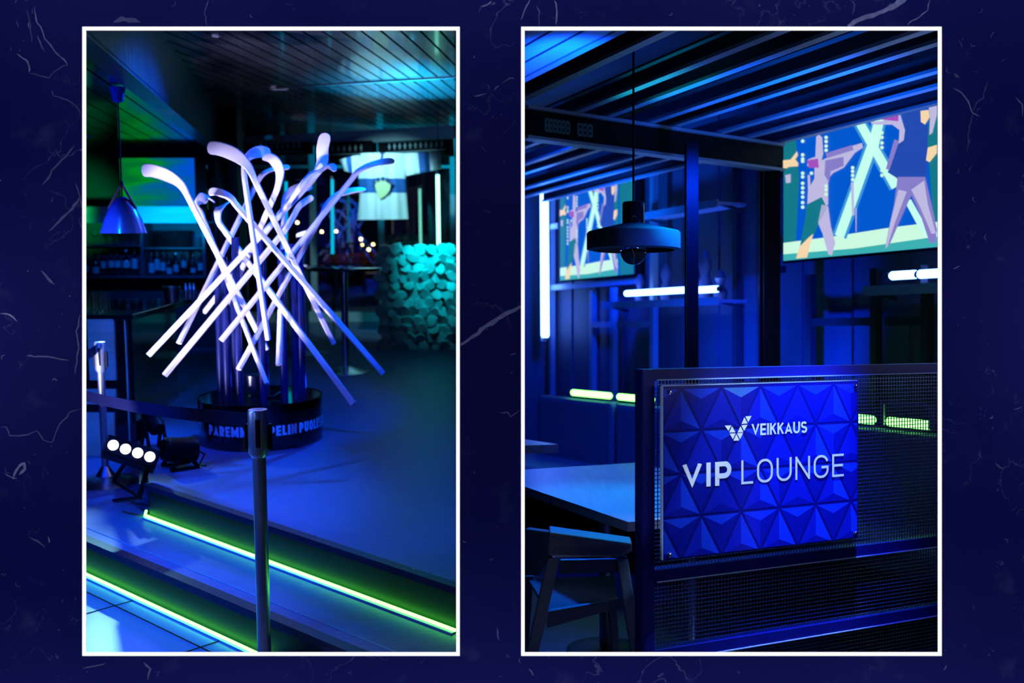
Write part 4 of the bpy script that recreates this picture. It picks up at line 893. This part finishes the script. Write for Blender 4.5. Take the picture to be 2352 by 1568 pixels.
for i, px in enumerate(js):
    c = beampt(px); t = thing('ceiling_joist', 'pale steel ceiling joist meeting the beam, ' + jl[i], 'joist', 'R', c, 0, 'ceiling joists over the lounge')
    near = max(0.0, (c.y - 2.86) / U.y); far = max(.03, min(2.8, (c.x + .047 * c.y - .05) / (.427 - .0425)))
    mid = near
    m = MB(); m.bar(-U * near + Vector((0, 0, .010)), U * far + Vector((0, 0, .010)), .042, .014); m.build('flange', M['joist'], t)
    m = MB(); m.bar(-U * near + Vector((0, 0, .045)), U * far + Vector((0, 0, .045)), .012, .055); m.build('web', M['steelframe'], t)
for (i, j) in ((1, 2), (3, 4)):  # dark web closing the channel between each pair of flanges
    c = (beampt(js[i]) + beampt(js[j])) / 2; near = (c.y - 2.9) / U.y
    m = MB(); m.bar(-U * near + Vector((0, 0, .11)), U * min(2.6, (c.x + .047 * c.y - .12) / .3845) + Vector((0, 0, .11)), (beampt(js[j]) - beampt(js[i])).length * .62, .01)
    single(m.build('channel_web', mat('dull_green_web', (.02, .035, .04), .5)), 'dark flat web of the channel between the %s pair of joists' % ('stencil' if i == 1 else 'pendant cord'), 'channel web', 'R', c)
# two steel posts
for px, yy, wd, lab in ((1588, 4.80, .056, 'slim black steel post standing before the beam beside the tube shelf'), (1768, 5.52, .09, 'wide black steel post at the end of the beam by the large screen')):
    c = QY(px, 800, yy); m = MB(); m.box((0, 0, 1.13), (wd * .5, wd, 2.1)); m.box((0, -wd * .5, 1.13), (wd, .008, 2.1)); m.box((0, wd * .5, 1.13), (wd, .008, 2.1)); m.box((0, 0, .01), (wd * 2, wd * 2, .02))
    single(m.build('steel_post', M['black']), lab, 'post', 'R', (c.x, yy, 0), 0, 'black posts under the beam')
# metal grid against the wall
def onw(px, py, off=.0): return QL(px, py, P0 + NB * off, U)
gr = thing('steel_wall_grid', 'dark steel grid of uprights and cross bars standing along the panelled wall', 'grid', 'R', P0)
for px, off in ((1268, -.06), (1362, -.06), (1410, .10), (1502, .10), (1693, -.06), (1752, -.06), (1862, .0), (2012, .10), (2130, .10), (2230, .1)):
    _, _, q = onw(px, 700, off - .04); m = MB(); q = Vector((q.x, q.y, 0)) - P0; m.bar(q, q + Vector((0, 0, 1.62 if px > 1800 or 1300 < px < 1440 else 2.6)), .045, .045, up=U); m.build('upright', M['joist'] if px < 1520 else M['steelframe'], gr)
def xbar(x0, x1, z, off, nm='cross_bar', h=.045):
    a = onw(x0, 700, off - .04)[2]; b = onw(x1, 700, off - .04)[2]; a.z = b.z = z; m = MB(); m.bar(a - P0, b - P0, .04, h); m.build(nm, M['joist'] if x0 < 1520 else M['steelframe'], gr)
for x0, x1, z, off in ((1362, 1410, 1.335, -.02), (1422, 1502, 1.335, .10), (1870, 2012, 1.34, 0), (2038, 2130, 1.34, .1), (1268, 1470, 1.665, -.02), (1752, 1800, 1.665, 0), (1752, 1800, 2.25, 0), (1268, 1285, 2.2, 0)): xbar(x0, x1, z, off)
def shelf(x0, x1, z, off, label):
    a = onw(x0, 700, off)[2]; b = onw(x1, 700, off)[2]; c = Vector(((a.x + b.x) / 2, (a.y + b.y) / 2, z)); h = (b - a) / 2; h.z = 0; t = thing('wall_shelf', label, 'shelf', 'R', c, 0, 'steel shelves on the grid')
    m = MB(); m.bar(-h, h, .22, .02); m.build('board', M['joist'], t); m = MB(); m.bar(-h + NB * .112, h + NB * .112, .012, .05); m.build('front_lip', M['joist'], t)
    for sg in (-1, 1): m = MB(); m.bar(h * sg * .97 - NB * .1 + Vector((0, 0, -.04)), h * sg * .97 + NB * .1 + Vector((0, 0, -.0)), .012, .02); m.build('bracket', M['steelframe'], t)
    return c, h
s1, h1 = shelf(1414, 1684, 1.475, .12, 'lower steel shelf under the paired light tubes behind the slim post')
shelf(1500, 1682, 2.09, .12, 'upper steel shelf with nothing in front, behind the slim post')
s3, h3 = shelf(2022, 2260, 1.495, .12, 'steel shelf with bright tubes under the large screen')
def tube(x0, y0_, x1, y1_, off, m_, label, room='R', P=P0, u=U, r=.022):
    a = QL(x0, y0_, P + NB * off, u)[2]; b = QL(x1, y1_, P + NB * off, u)[2]; z = (a.z + b.z) / 2; c = (a + b) / 2; h = (b - a) / 2; h.z = 0
    t = thing('light_tube', label, 'light tube', 'R', (c.x, c.y, z), 0); d = h.normalized()
    m = MB(); m.tube([-h, -h + d * .01, h - d * .01, h], [r * .7, r, r, r * .7], 16); m.build('tube', m_, t, smooth=True)
    for sg in (-1, 1): m = MB(); m.tube([h * sg, h * sg + d * sg * .02], r * .8, 12); m.build('end_cap', M['steelframe'], t, smooth=True)
    m = MB(); m.bar(-h * .8 - NB * .03 + Vector((0, 0, -.0)), h * .8 - NB * .03, .02, .03); m.build('holder', M['steelframe'], t)
    return t
tube(1437, 673, 1586, 666, .14, M['bluetube'], 'long blue-white light tube on the lower shelf behind the lamp')
tube(1592, 667, 1650, 663, .14, M['bluetube'], 'short blue-white light tube showing past the slim post')
tube(2046, 633, 2106, 630, .14, M['bluetube'], 'blue-white light tube under the large screen, nearer its corner')
tube(2110, 629, 2220, 624, .14, M['bluetube'], 'blue-white light tube cut by the window edge under the large screen')
# ornaments behind the lamp on the shelves
def ornament(px, z, h, r, label, off=.1):
    q = onw(px, 700, off)[2]; m = MB(); m.lathe([(r * .7, 0), (r, h * .25), (r * .45, h * .5), (r * .8, h * .72), (r * .5, h * .9), (r * .2, h)], 18); single(m.build('ornament', mat('blue_ceramic', (.12, .14, .3), .3), smooth=True), label, 'ornament', 'R', (q.x, q.y, z), 0, 'vases on the lower shelf')
for a_ in ((1530, .28, .05, 'curved vase just before the slim post above the tube'), (1620, .34, .06, 'tall vase past the slim post above the short tube'), (1470, .22, .045, 'low vase near the small screen corner'), (1655, .20, .05, 'small vase at the end of the lower shelf')): ornament(a_[0], 1.488, a_[1], a_[2], a_[3], .04)

# vertical tube on the far wall
c = QY(1252, 600, 8.95); t = thing('wall_light_tube', 'tall vertical blue-white light tube on the far wall', 'light tube', 'R', (c.x, 8.95, QY(1252, 775, 8.95).z)); hh_ = (775 - 432) * 8.95 / F
m = MB(); m.tube([(0, 0, 0), (0, 0, .02), (-.008, 0, hh_ - .02), (-.008, 0, hh_)], [.026, .036, .036, .026], 16); m.build('tube', M['bluetube'], t, smooth=True)
for z_ in (-.02, hh_ - .0): m = MB(); m.tube([(0, 0, z_), (0, 0, z_ + .02)], .02, 10); m.build('end_cap', M['steelframe'], t)
m = MB(); m.box((-.01, .05, hh_ / 2), (.05, .04, hh_ * 1.05)); m.build('backplate', M['joist'], t)

# screens ---------------------------------------------------------------
SC = dict(bg=em('screen_blue', lin((0, 88, 205)), 1), edge_=em('screen_teal', lin((20, 120, 135)), 1), beam=em('screen_beam', lin((185, 240, 225)), 1.15), floor_=em('screen_floor', lin((195, 240, 215)), 1.1), flo2=em('screen_floor_teal', lin((60, 175, 175)), 1),
          fig=em('screen_pale', lin((190, 185, 225)), 1), figd=em('screen_violet', lin((135, 125, 200)), 1), shirt=em('screen_shirt', lin((35, 75, 175)), 1), skin=em('screen_warm', lin((245, 215, 170)), 1), glow=em('screen_glow', lin((60, 150, 220)), 1), pink=em('screen_pink', lin((165, 80, 190)), 1))
SN = list(SC); SM = [SC[k] for k in SN]
TVW, TVH = 1.44, .81
def screen_unit():
    t = bpy.data.objects.new('lounge_screen', None); C.objects.link(t)     # local x runs from the far edge along -U
    z_of = lambda px, py: QL(px, py, P0, U)
    zb = 1.712
    def S(zx, zy, lay=1):
        px, py = 1670 + zx / 2.376, 200 + zy / 2.376; s_, z, _ = QL(px, py, P0, U); return (min(max(-s_, 0), TVW), -.0006 * lay - .001, min(max(z - zb, 0.0), TVH))
    m = MB(); m.box((TVW / 2, .002, TVH / 2), (TVW, .004, TVH), mi=SN.index('bg'))
    def pl(key, pts, lay): m.poly([S(x, y, lay) for x, y in pts], SN.index(key))
    def line(key, x0, y0_, x1, y1_, w0, w1, lay):
        d = math.hypot(x1 - x0, y1_ - y0_); nx, ny = -(y1_ - y0_) / d, (x1 - x0) / d
        pl(key, [(x0 + nx * w0, y0_ + ny * w0), (x1 + nx * w1, y1_ + ny * w1), (x1 - nx * w1, y1_ - ny * w1), (x0 - nx * w0, y0_ - ny * w0)], lay)
    pl('edge_', [(308, 215), (370, 205), (395, 500), (375, 860), (308, 870)], 1); pl('edge_', [(1110, 0), (1160, -10), (1160, 770), (1130, 770), (1095, 300)], 1)
    m.poly([(1.2, -.0016, 0), (TVW, -.0016, 0), (TVW, -.0016, TVH), (1.2, -.0016, TVH)], SN.index('edge_'))
    pl('floor_', [(308, 850), (600, 812), (900, 765), (1150, 735), (1150, 862), (308, 950)], 2); pl('flo2', [(308, 912), (700, 880), (1150, 815), (1150, 880), (308, 960)], 3)
    line('glow', 685, 120, 925, 545, 38, 40, 3); line('glow', 858, 60, 800, 320, 40, 42, 3); line('glow', 800, 300, 615, 815, 40, 40, 3); line('beam', 685, 120, 925, 545, 24, 26, 4); line('beam', 858, 60, 800, 320, 26, 30, 4); line('beam', 800, 300, 615, 815, 26, 26, 4); line('beam', 990, 620, 1095, 812, 18, 20, 4)
    # nearer dancer
    pl('shirt', [(955, 100), (1060, 90), (1100, 230), (1095, 430), (1090, 495), (935, 500), (880, 465), (930, 330), (970, 230)], 6)
    pl('fig', [(905, 150), (945, 140), (975, 235), (968, 290), (940, 310), (945, 235), (905, 205), (800, 205), (785, 190), (860, 185)], 7); line('figd', 930, 290, 880, 450, 14, 10, 7)
    line('pink', 780, 155, 940, 165, 16, 22, 8); line('pink', 715, 150, 752, 150, 8, 10, 8)
    pl('figd', [(935, 490), (1085, 490), (1120, 640), (1150, 780), (1140, 850), (1110, 850), (1060, 700), (1010, 590), (960, 700), (895, 850), (865, 885), (885, 780), (915, 640)], 7)
    pl('fig', [(1010, 560), (1080, 510), (1100, 640), (1145, 800), (1120, 800), (1060, 660)], 8); pl('fig', [(940, 560), (985, 570), (920, 740), (880, 870), (868, 880), (895, 740)], 8)
    pl('skin', [(1060, 130), (1105, 125), (1110, 165), (1085, 205), (1062, 190)], 8); pl('fig', [(1105, 105), (1150, 95), (1150, 150), (1125, 250), (1108, 262), (1112, 170)], 8); pl('skin', [(1100, 330), (1150, 315), (1150, 360), (1110, 410), (1090, 400)], 8); line('pink', 1055, 85, 1085, 80, 8, 4, 9)
    # farther dancer
    pl('fig', [(490, 270), (505, 260), (522, 275), (528, 360), (520, 400), (560, 380), (640, 335), (740, 305), (745, 330), (700, 360), (640, 440), (580, 470), (555, 500), (555, 640), (510, 680), (440, 660), (445, 560), (480, 500), (480, 440), (440, 430), (445, 395), (485, 380)], 6)
    line('figd', 545, 375, 690, 330, 14, 14, 7); pl('figd', [(540, 400), (640, 380), (640, 430), (570, 460), (560, 520), (535, 480)], 7); pl('pink', [(440, 400), (500, 390), (505, 440), (450, 440)], 7)
    pl('edge_', [(440, 640), (520, 600), (550, 660), (510, 730), (480, 800), (440, 860), (400, 880), (425, 740)], 7); pl('fig', [(520, 640), (555, 650), (570, 760), (595, 850), (575, 920), (555, 910), (525, 800), (500, 740)], 7); pl('skin', [(400, 870), (450, 820), (475, 800), (440, 930), (380, 935)], 8)
    pl('skin', [(308, 400), (350, 395), (385, 350), (390, 372), (375, 395), (392, 415), (390, 432), (345, 435), (308, 450)], 6); pl('fig', [(320, 480), (350, 475), (350, 520), (325, 525)], 6)
    for x, ys in ((417, (295, 370, 392, 405, 470, 490, 525, 550, 575, 600, 630, 655)), (545, (275, 297, 322, 345)), (465, (470,)), (850, (250, 275, 305, 330, 455, 482)), (690, (440, 460, 482, 505)), (978, (50, 60)), (545, (540, 560, 585))):
        for y in ys: m.poly([S(x + 10 * math.cos(a * PI / 4), y + 10 * math.sin(a * PI / 4), 9) for a in range(8)], SN.index('floor_'))
    line('fig', 450, 480, 455, 600, 6, 8, 8); line('fig', 708, 660, 708, 790, 3, 2, 8); line('fig', 688, 520, 692, 700, 8, 6, 8)
    m.build('screen', SM, t)
    m = MB(); m.box((TVW / 2, .028, TVH / 2), (TVW + .03, .045, TVH + .03)); m.build('housing', M['blackgloss'], t)
    m = MB(); m.box((TVW / 2, .085, TVH / 2), (.3, .08, .3)); m.build('wall_mount', M['steelframe'], t)
    return t
ts = screen_unit(); az = math.atan2(-U.y, -U.x)
ts.matrix_world = Matrix.Translation((P0.x, P0.y, 1.712)) @ Matrix.Rotation(az, 4, 'Z'); tag(ts, 'large wall screen showing two dancers and crossed light beams', 'screen', 'screens on the panelled wall')
# check the side the picture faces
fdir = (ts.matrix_world.to_3x3() @ Vector((0, -1, 0))); 
sL = QL(1287, 640, P0, U)[2]
t2 = dup(ts, 'R', (sL.x, sL.y, 1.716), az, 'smaller looking farther screen with the same dancers behind the round lamp', 'screens on the panelled wall', (.82, 1, 1))

# pendant with disc shade
yp = 4.0; c = QY(1455, 570, yp); lt = thing('disc_pendant_lamp', 'round flat pendant lamp with black socket and clear globe bulb', 'pendant lamp', 'R', (c.x, yp, c.z))
zz = lambda py: QY(0, py, yp).z - c.z
R = 107 * yp / F
m = MB(); m.lathe([(R * .88, zz(575)), (R, zz(572)), (R, zz(536)), (R * .97, zz(532)), (R * .28, zz(514)), (.03, zz(513)), (.03, zz(519)), (R * .95, zz(540)), (R * .95, zz(570))], 64, close=False); m.build('shade', M['concrete'], lt, smooth=True)
m = MB(); m.lathe([(.044, zz(517)), (.044, zz(468)), (.040, zz(464)), (.004, zz(463))], 36); m.build('socket', M['blackgloss'], lt, smooth=True)
m = MB(); m.lathe([(.018, zz(560)), (.018, zz(520))], 20); m.build('bulb_cap', M['chrome'], lt, smooth=True)
m = MB(); rb = .052; zc_ = zz(578); m.lathe([(rb * math.sin(a) + (.0 if a > .5 else .0), zc_ - rb * math.cos(a)) for a in [PI * i / 14 for i in range(0, 13)]] , 28, close=False); m.build('bulb', M['glass'], lt, smooth=True)
m = MB(); m.tube([(0, 0, zz(600)), (.004, 0, zz(585)), (-.004, 0, zz(572)), (0, 0, zz(560))], .002, 6); m.build('filament', M['chrome'], lt)
m = MB(); m.tube([(0, 0, zz(463)), (0, 0, 2.915 - c.z)], .0045, 8); m.build('cord', M['black'], lt)
m = MB(); m.lathe([(.045, 2.915 - c.z), (.045, 2.89 - c.z), (.01, 2.88 - c.z)], 24); m.build('ceiling_rose', M['black'], lt)

# bench, tables, chair
bP = Vector((.387, 6.65, 0)); bQ = Vector((1.80, 4.38, 0)); bU = (bQ - bP).normalized(); bN = Vector((bU.y, -bU.x, 0))
if bN.y > 0: bN = -bN
b0 = QZ(1228, 908, .855); b0 = bP - bU * .35; bench = thing('bench_sofa', 'long dark fabric bench with high back along the grid wall', 'bench', 'R', b0)
k = 0
for i in range(4):
    ln = .86; a = bU * (k + .01); b = bU * (k + ln - .01); m = MB(); m.bar(a + Vector((0, 0, .62)) + bN * .0, b + Vector((0, 0, .62)), .10, .46); m.build('back_cushion', M['fabric'], bench, bevel=.03)
    m = MB(); m.bar(a + Vector((0, 0, .40)) + bN * .27, b + Vector((0, 0, .40)) + bN * .27, .46, .12); m.build('seat_cushion', M['fabric'], bench, bevel=.03); k += ln
m = MB(); m.bar(bN * .25 + Vector((0, 0, .17)), bU * k + bN * .25 + Vector((0, 0, .17)), .42, .34); m.build('plinth', M['black'], bench)
def gtube(x0, y0_, x1, y1_, label):
    a = QL(x0, y0_, bP, bU)[2]; b = QL(x1, y1_, bP, bU)[2]; z = .885; a.z = b.z = z; c = (a + b) / 2; h = (b - a) / 2; t = thing('green_light_tube', label, 'light tube', 'R', c, 0, 'green tubes on the bench back'); d = h.normalized()
    m = MB(); m.tube([-h, -h + d * .01, h - d * .01, h], [.014, .02, .02, .014], 16); m.build('tube', M['greentube'], t, smooth=True)
    m = MB(); m.bar(-h + Vector((0, 0, -.024)), h + Vector((0, 0, -.024)), .03, .008); m.build('channel', M['steelframe'], t)
gtube(1314, 913, 1403, 921, 'green-white light tube on the bench back nearest its corner'); gtube(1420, 923, 1500, 932, 'green-white light tube on the bench back cut by the divider post')
gtube(1940, 975, 2008, 984, 'short green tube glowing through the mesh beside the sign'); gtube(2038, 986, 2137, 997, 'long green tube glowing through the mesh inside a small frame')
# table
HT = .70; A = QZ(1442, 1198, HT); d1 = Vector((-.406, .914, 0)); d2 = Vector((.914, .406, 0))
tb = thing('dining_table', 'pale wooden table with angled corner before the bench', 'table', 'R', (A.x, A.y, 0))
top = [Vector((0, 0, HT)), d2 * .75 + Vector((0, 0, HT)), d2 * .75 + d1 * 1.2 + Vector((0, 0, HT)), d1 * 1.2 + Vector((0, 0, HT))]
m = MB(); m.prism(top, (0, 0, -.032)); m.build('tabletop', M['wood'], tb, bevel=.002)
for px, py_, dd in ((1374, 1200, 3.45), (1374, 1200, 4.1)):
    pass
for a_, b_ in ((.40, .25), (.40, .85)):
    m = MB(); q = d2 * a_ + d1 * b_; m.tube([q + Vector((0, 0, .02)), q + Vector((0, 0, HT - .03))], .028, 18); m.build('column', M['chrome'], tb, smooth=True)
    m = MB(); m.lathe([(.16, 0), (.16, .01), (.04, .03)], 28, q); m.build('base', M['black'], tb, smooth=True)
# small second table by the party wall
c = QZ(1283, 1020, .75); t = thing('dining_table', 'small bright corner of a second table before the bench end', 'table', 'R', (c.x, c.y, 0)); e1_, e2_ = Vector((-.90, .10, 0)).normalized(), Vector((-.55, .80, 0)).normalized()
q = [Vector((0, 0, .75)), e2_ * .75 + Vector((0, 0, .75)), e2_ * .55 + Vector((-.30, 0, .75)), Vector((-.42, .0, .75))]
q = [Vector((0, 0, .75)), Vector((-.30, .42, .75)), Vector((-.44, .42, .75)), Vector((-.42, -.12, .75))]
m = MB(); m.prism(q, (0, 0, -.04)); m.build('tabletop', M['wood'], t); m = MB(); m.tube([(-.28, .12, .01), (-.28, .12, .71)], .03, 16); m.build('column', M['black'], t, smooth=True); m = MB(); m.lathe([(.12, 0), (.12, .012), (.03, .02)], 24, (-.28, .12, 0)); m.build('base', M['black'], t)
# chair
yc = 3.12; c = QY(1350, 1400, yc); ch = thing('dining_chair', 'stained wooden chair with thick rail and splayed legs tucked at the table', 'chair', 'R', (c.x, yc, 0))
def CP(px, py, d): q = QY(px, py, d); return Vector((q.x - c.x, q.y - yc, q.z))
m = MB(); f_ = [CP(1262, 1222, 3.02), CP(1452, 1248, 3.08), CP(1452, 1268, 3.08), CP(1424, 1279, 3.08), CP(1290, 1281, 3.02), CP(1258, 1276, 3.02)]
m.prism(f_, (0.0, .045, .012)); m.build('top_rail', M['chairwood'], ch, bevel=.004)
m = MB(); m.prism([CP(1262, 1222, 3.02), CP(1205, 1214, 3.32), CP(1205, 1322, 3.32), CP(1238, 1322, 3.1), CP(1258, 1276, 3.02)], (.018, .03, 0)); m.build('side_rail', M['chairwood'], ch, bevel=.004)
m = MB(); m.prism([CP(1286, 1286, 3.06), CP(1422, 1284, 3.1), CP(1422, 1315, 3.1), CP(1286, 1318, 3.06)], (0, .02, 0)); m.build('apron', M['chairwood'], ch, bevel=.003)
def tleg(a, b, w0, w1, d_):
    m = MB(); a, b = Vector(a), Vector(b); vs = []
    for p_, w_ in ((a, w0), (b, w1)): vs += [p_ + Vector((-w_ / 2, -d_ / 2, 0)), p_ + Vector((w_ / 2, -d_ / 2, 0)), p_ + Vector((w_ / 2, d_ / 2, 0)), p_ + Vector((-w_ / 2, d_ / 2, 0))]
    m.add(vs, [(0, 1, 2, 3), (7, 6, 5, 4), (0, 4, 5, 1), (1, 5, 6, 2), (2, 6, 7, 3), (3, 7, 4, 0)]); m.build('leg', M['chairwood'], ch, bevel=.004)
a, b = CP(1272, 1278, 3.04), CP(1222, 1500, 3.0); b2 = a + (b - a) * (a.z / (a.z - b.z)); tleg(a, b2, .036, .034, .034)
a, b = CP(1428, 1278, 3.1), CP(1462, 1500, 3.06); b2 = a + (b - a) * (a.z / (a.z - b.z)); tleg(a, b2, .034, .036, .034)
a = CP(1215, 1320, 3.45); tleg(a, Vector((a.x - .03, a.y + .03, 0)), .03, .028, .03); a = CP(1400, 1330, 3.5); tleg(a, Vector((a.x + .04, a.y + .03, 0)), .03, .028, .03)
st = CP(1262, 1430, 3.05); q = [CP(1258, 1402, 3.06), CP(1420, 1372, 3.12), CP(1412, 1350, 3.5), CP(1212, 1372, 3.45)]; zs = q[0].z; q = [Vector((v.x, v.y, zs)) for v in q]
m = MB(); m.prism(q, (0, 0, -.012)); m.build('seat', mat('dark_seat_pad', (.03, .04, .09), .7), ch, bevel=.004)
m = MB(); m.prism([CP(1258, 1404, 3.055), CP(1422, 1376, 3.11), CP(1422, 1396, 3.11), CP(1256, 1442, 3.055)], (0, .02, 0)); m.build('seat_rail', M['chairwood'], ch)

# ------------------------------------------------------------------ divider with mesh and sign
KD = 2.9 / 3.0
DP = Vector((.4164 * KD, 2.9, 0))
def zk(z): return EYE + (z - EYE) * KD
DU = Vector((.904, .427, 0)).normalized(); DN = Vector((DU.y, -DU.x, 0))      # DN to the viewer
dv = thing('mesh_divider', 'low black steel divider with wire mesh panels and horizontal rails', 'divider', 'R', DP)
LD = 1.75
def onD(px, py, off=0.): return QL(px, py, DP + DN * off, DU)
m = MB(); q = DU * -.028; m.bar(q + Vector((0, 0, 0)), q + Vector((0, 0, zk(1.182))), .042, .04, up=DN); m.build('post', M['rail'], dv, bevel=.002)
m = MB(); q = DU * LD; m.bar(q, q + Vector((0, 0, zk(1.182))), .04, .04, up=DN); m.build('post', M['rail'], dv, bevel=.002)
for z0_, z1_ in ((1.150, 1.182), (.557, .592), (.322, .357), (.08, .115)):
    z0_, z1_ = zk(z0_), zk(z1_)
    m = MB(); z_ = (z0_ + z1_) / 2; m.bar(Vector((0, 0, z_)) - DU * .008, DU * LD + Vector((0, 0, z_)), .04, z1_ - z0_); m.bar(Vector((0, 0, z0_)) + DN * .021, DU * LD + Vector((0, 0, z0_)) + DN * .021, .003, .003, mi=1); m.build('rail', [M['rail'], M['edge']], dv)  # thin pale line paints a highlight along each rail's lower edge
def meshpanel(z0_, z1_):
    m = MB(); p_ = .0118; k = .004
    while k < LD: m.bar(DU * k + Vector((0, 0, z0_)), DU * k + Vector((0, 0, z1_)), .0022, .0022, up=DN); k += p_
    z = z0_ + p_ / 2
    while z < z1_: m.bar(Vector((0, 0, z)) + DN * .002, DU * LD + Vector((0, 0, z)) + DN * .002, .0022, .0022); z += p_
    m.build('wire_mesh', mat('mesh_wire', (.08, .10, .25), .35, .5), dv)
meshpanel(zk(.592), zk(1.15)); meshpanel(zk(.357), zk(.557)); meshpanel(zk(.115), zk(.322))
# small metal bracket frame that hangs on the bench back behind the mesh
a = QL(2026, 950, bP + bN * .07, bU)[2]; b = QL(2140, 962, bP + bN * .07, bU)[2]
m = MB(); w_ = b - a; w_.z = 0; h_ = .10; m.bar(Vector((0, 0, h_)), w_ + Vector((0, 0, h_)), .01, .018); m.bar((0, 0, 0), (0, 0, h_), .02, .012, up=bN); m.bar(w_, w_ + Vector((0, 0, h_)), .02, .012, up=bN)
single(m.build('lamp_guard', M['joist']), 'thin rectangular metal guard around the long green tube', 'guard', 'R', (a.x, a.y, .875))

# sign
OFF = .045
sg = thing('lounge_sign', 'blue acrylic VIP LOUNGE sign with triangle relief pattern on the divider', 'sign', 'R', DP + DN * OFF + Vector((0, 0, zk(.628))))
def G(px, py): s_, z, _ = QL(px, py, DP + DN * OFF, DU); return s_, z
s0, zt0 = G(1521, 887); s1_, _ = G(1967.5, 873); zb0 = .628; zt0 = zk(1.133); zb0 = zk(.628); SW, SH = s1_ - s0, zt0 - zb0
def GP3(s_, z, lay): return DU * s_ + Vector((0, 0, z - zb0)) + DN * (.004 + lay * .0004)
m = MB(); c = DU * (s0 + SW / 2) + Vector((0, 0, SH / 2)); m.bar(DU * s0 + Vector((0, 0, SH / 2)), DU * s1_ + Vector((0, 0, SH / 2)), .008, SH); m.build('panel', M['acryl'], sg)
m = MB(); m.bar(DU * s0 - DU * .002, DU * s0 - DU * .002 + Vector((0, 0, SH)), .004, .009, up=DN); m.bar(DU * s0 + Vector((0, 0, SH + .001)), DU * s1_ + Vector((0, 0, SH + .001)), .009, .002); m.build('polished_edge', M['edge'], sg)
# printed relief of rounded triangles
m = MB(); base_, hgt = .1455 * KD, .1262 * KD; sA = G(1655, 893)[0]; zA = zt0 - .006
def clip_poly(P_):
    def cl(P, f):
        o_ = []
        for i in range(len(P)):
            a, b = P[i], P[(i + 1) % len(P)]; fa, fb_ = f(a), f(b)
            if fa >= 0: o_.append(a)
            if (fa >= 0) != (fb_ >= 0): t_ = fa / (fa - fb_); o_.append((a[0] + (b[0] - a[0]) * t_, a[1] + (b[1] - a[1]) * t_))
        return o_
    for f in (lambda p: p[0] - s0 - .002, lambda p: s1_ - .002 - p[0], lambda p: p[1] - zb0 - .002, lambda p: zt0 - .002 - p[1]):
        if len(P_) < 3: return []
        P_ = cl(P_, f)
    return P_
rnd = random.Random(3)
for r in range(-1, 5):
    zt_ = zA - r * hgt; zb_ = zt_ - hgt
    for k in range(-4, 6):
        for up in (0, 1):
            cx = sA + k * base_ + (base_ / 2 if r % 2 else 0)
            if up: tri = [(cx, zt_), (cx - base_ / 2, zb_), (cx + base_ / 2, zb_)]
            else: cx += base_ / 2; tri = [(cx, zb_), (cx + base_ / 2, zt_), (cx - base_ / 2, zt_)]
            ce = (sum(p[0] for p in tri) / 3, sum(p[1] for p in tri) / 3); tri = [(ce[0] + (p[0] - ce[0]) * .91, ce[1] + (p[1] - ce[1]) * .91) for p in tri]
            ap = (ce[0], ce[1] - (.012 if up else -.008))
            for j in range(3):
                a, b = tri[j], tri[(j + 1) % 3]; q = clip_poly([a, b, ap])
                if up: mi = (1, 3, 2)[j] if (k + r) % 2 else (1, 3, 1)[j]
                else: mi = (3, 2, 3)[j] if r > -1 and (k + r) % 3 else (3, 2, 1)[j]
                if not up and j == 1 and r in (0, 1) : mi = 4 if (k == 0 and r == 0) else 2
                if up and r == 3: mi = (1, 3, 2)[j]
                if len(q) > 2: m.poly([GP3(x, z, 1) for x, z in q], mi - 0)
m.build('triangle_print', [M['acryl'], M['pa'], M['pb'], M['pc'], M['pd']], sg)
m = MB()
def fit(txt, x0, y0b, x1, y0t, t, gap):
    a = G(x0, y0b); b = G(x1, y0b); zt_ = G(x0, y0t)[1]; m = MB()
    for i_, q in enumerate(strokes(txt, a[0], a[1], b[0], zt_, t, gap)): m.poly([GP3(x, z, 3 + i_ * .04) for x, z in q])
    m.build('lettering', M['textw'], sg)
z6 = lambda x, y: (1470 + x / 3.136, 820 + y / 3.136)
def word6(txt, x0, yb_, x1, yt, t, gap): p_, q_, r_ = z6(x0, yb_), z6(x1, yb_), z6(x0, yt); fit(txt, p_[0], p_[1], q_[0], r_[1], t, gap)
word6('VIP', 298, 944, 650, 770, .215, .14); word6('LOUNGE', 722, 914, 1457, 742, .105, .17); word6('VEIKKAUS', 796, 564, 1194, 480, .19, .09)
for T_ in ([(603, 492), (650, 490), (629, 529)], [(655, 496), (635, 541), (679, 539)], [(638, 549), (681, 547), (661, 590)], [(686, 552), (665, 600), (708, 598)], [(691, 546), (734, 544), (713, 590)], [(716, 497), (695, 540), (737, 538)], [(722, 489), (766, 486), (742, 529)], [(744, 432), (724, 479), (767, 476)], [(751, 425), (795, 422), (772, 467)]):
    m.poly([GP3(*G(*z6(x, y)), 3) for x, y in T_])
m.build('logo', M['textw'], sg)
for px, py in ((1535, 900), (1961, 885), (1535, 1273), (1961, 1224)):
    a, z = G(px, py); m = MB(); q = MB(); q.lathe([(.006, 0), (.006, .004), (.003, .006)], 14); rm = Matrix((DU, Vector((0, 0, 1)), DN)).transposed(); m.add([rm @ Vector(v) + GP3(a, z, 1) for v in q.v], q.f); m.build('screw', M['brass'], sg, smooth=True)
    m = MB(); p_ = GP3(a, z, 0) - DN * .004; m.tube([p_, p_ - DN * (OFF - .024)], .005, 8); m.build('standoff', M['brass'], sg)
print('screen faces', fdir)
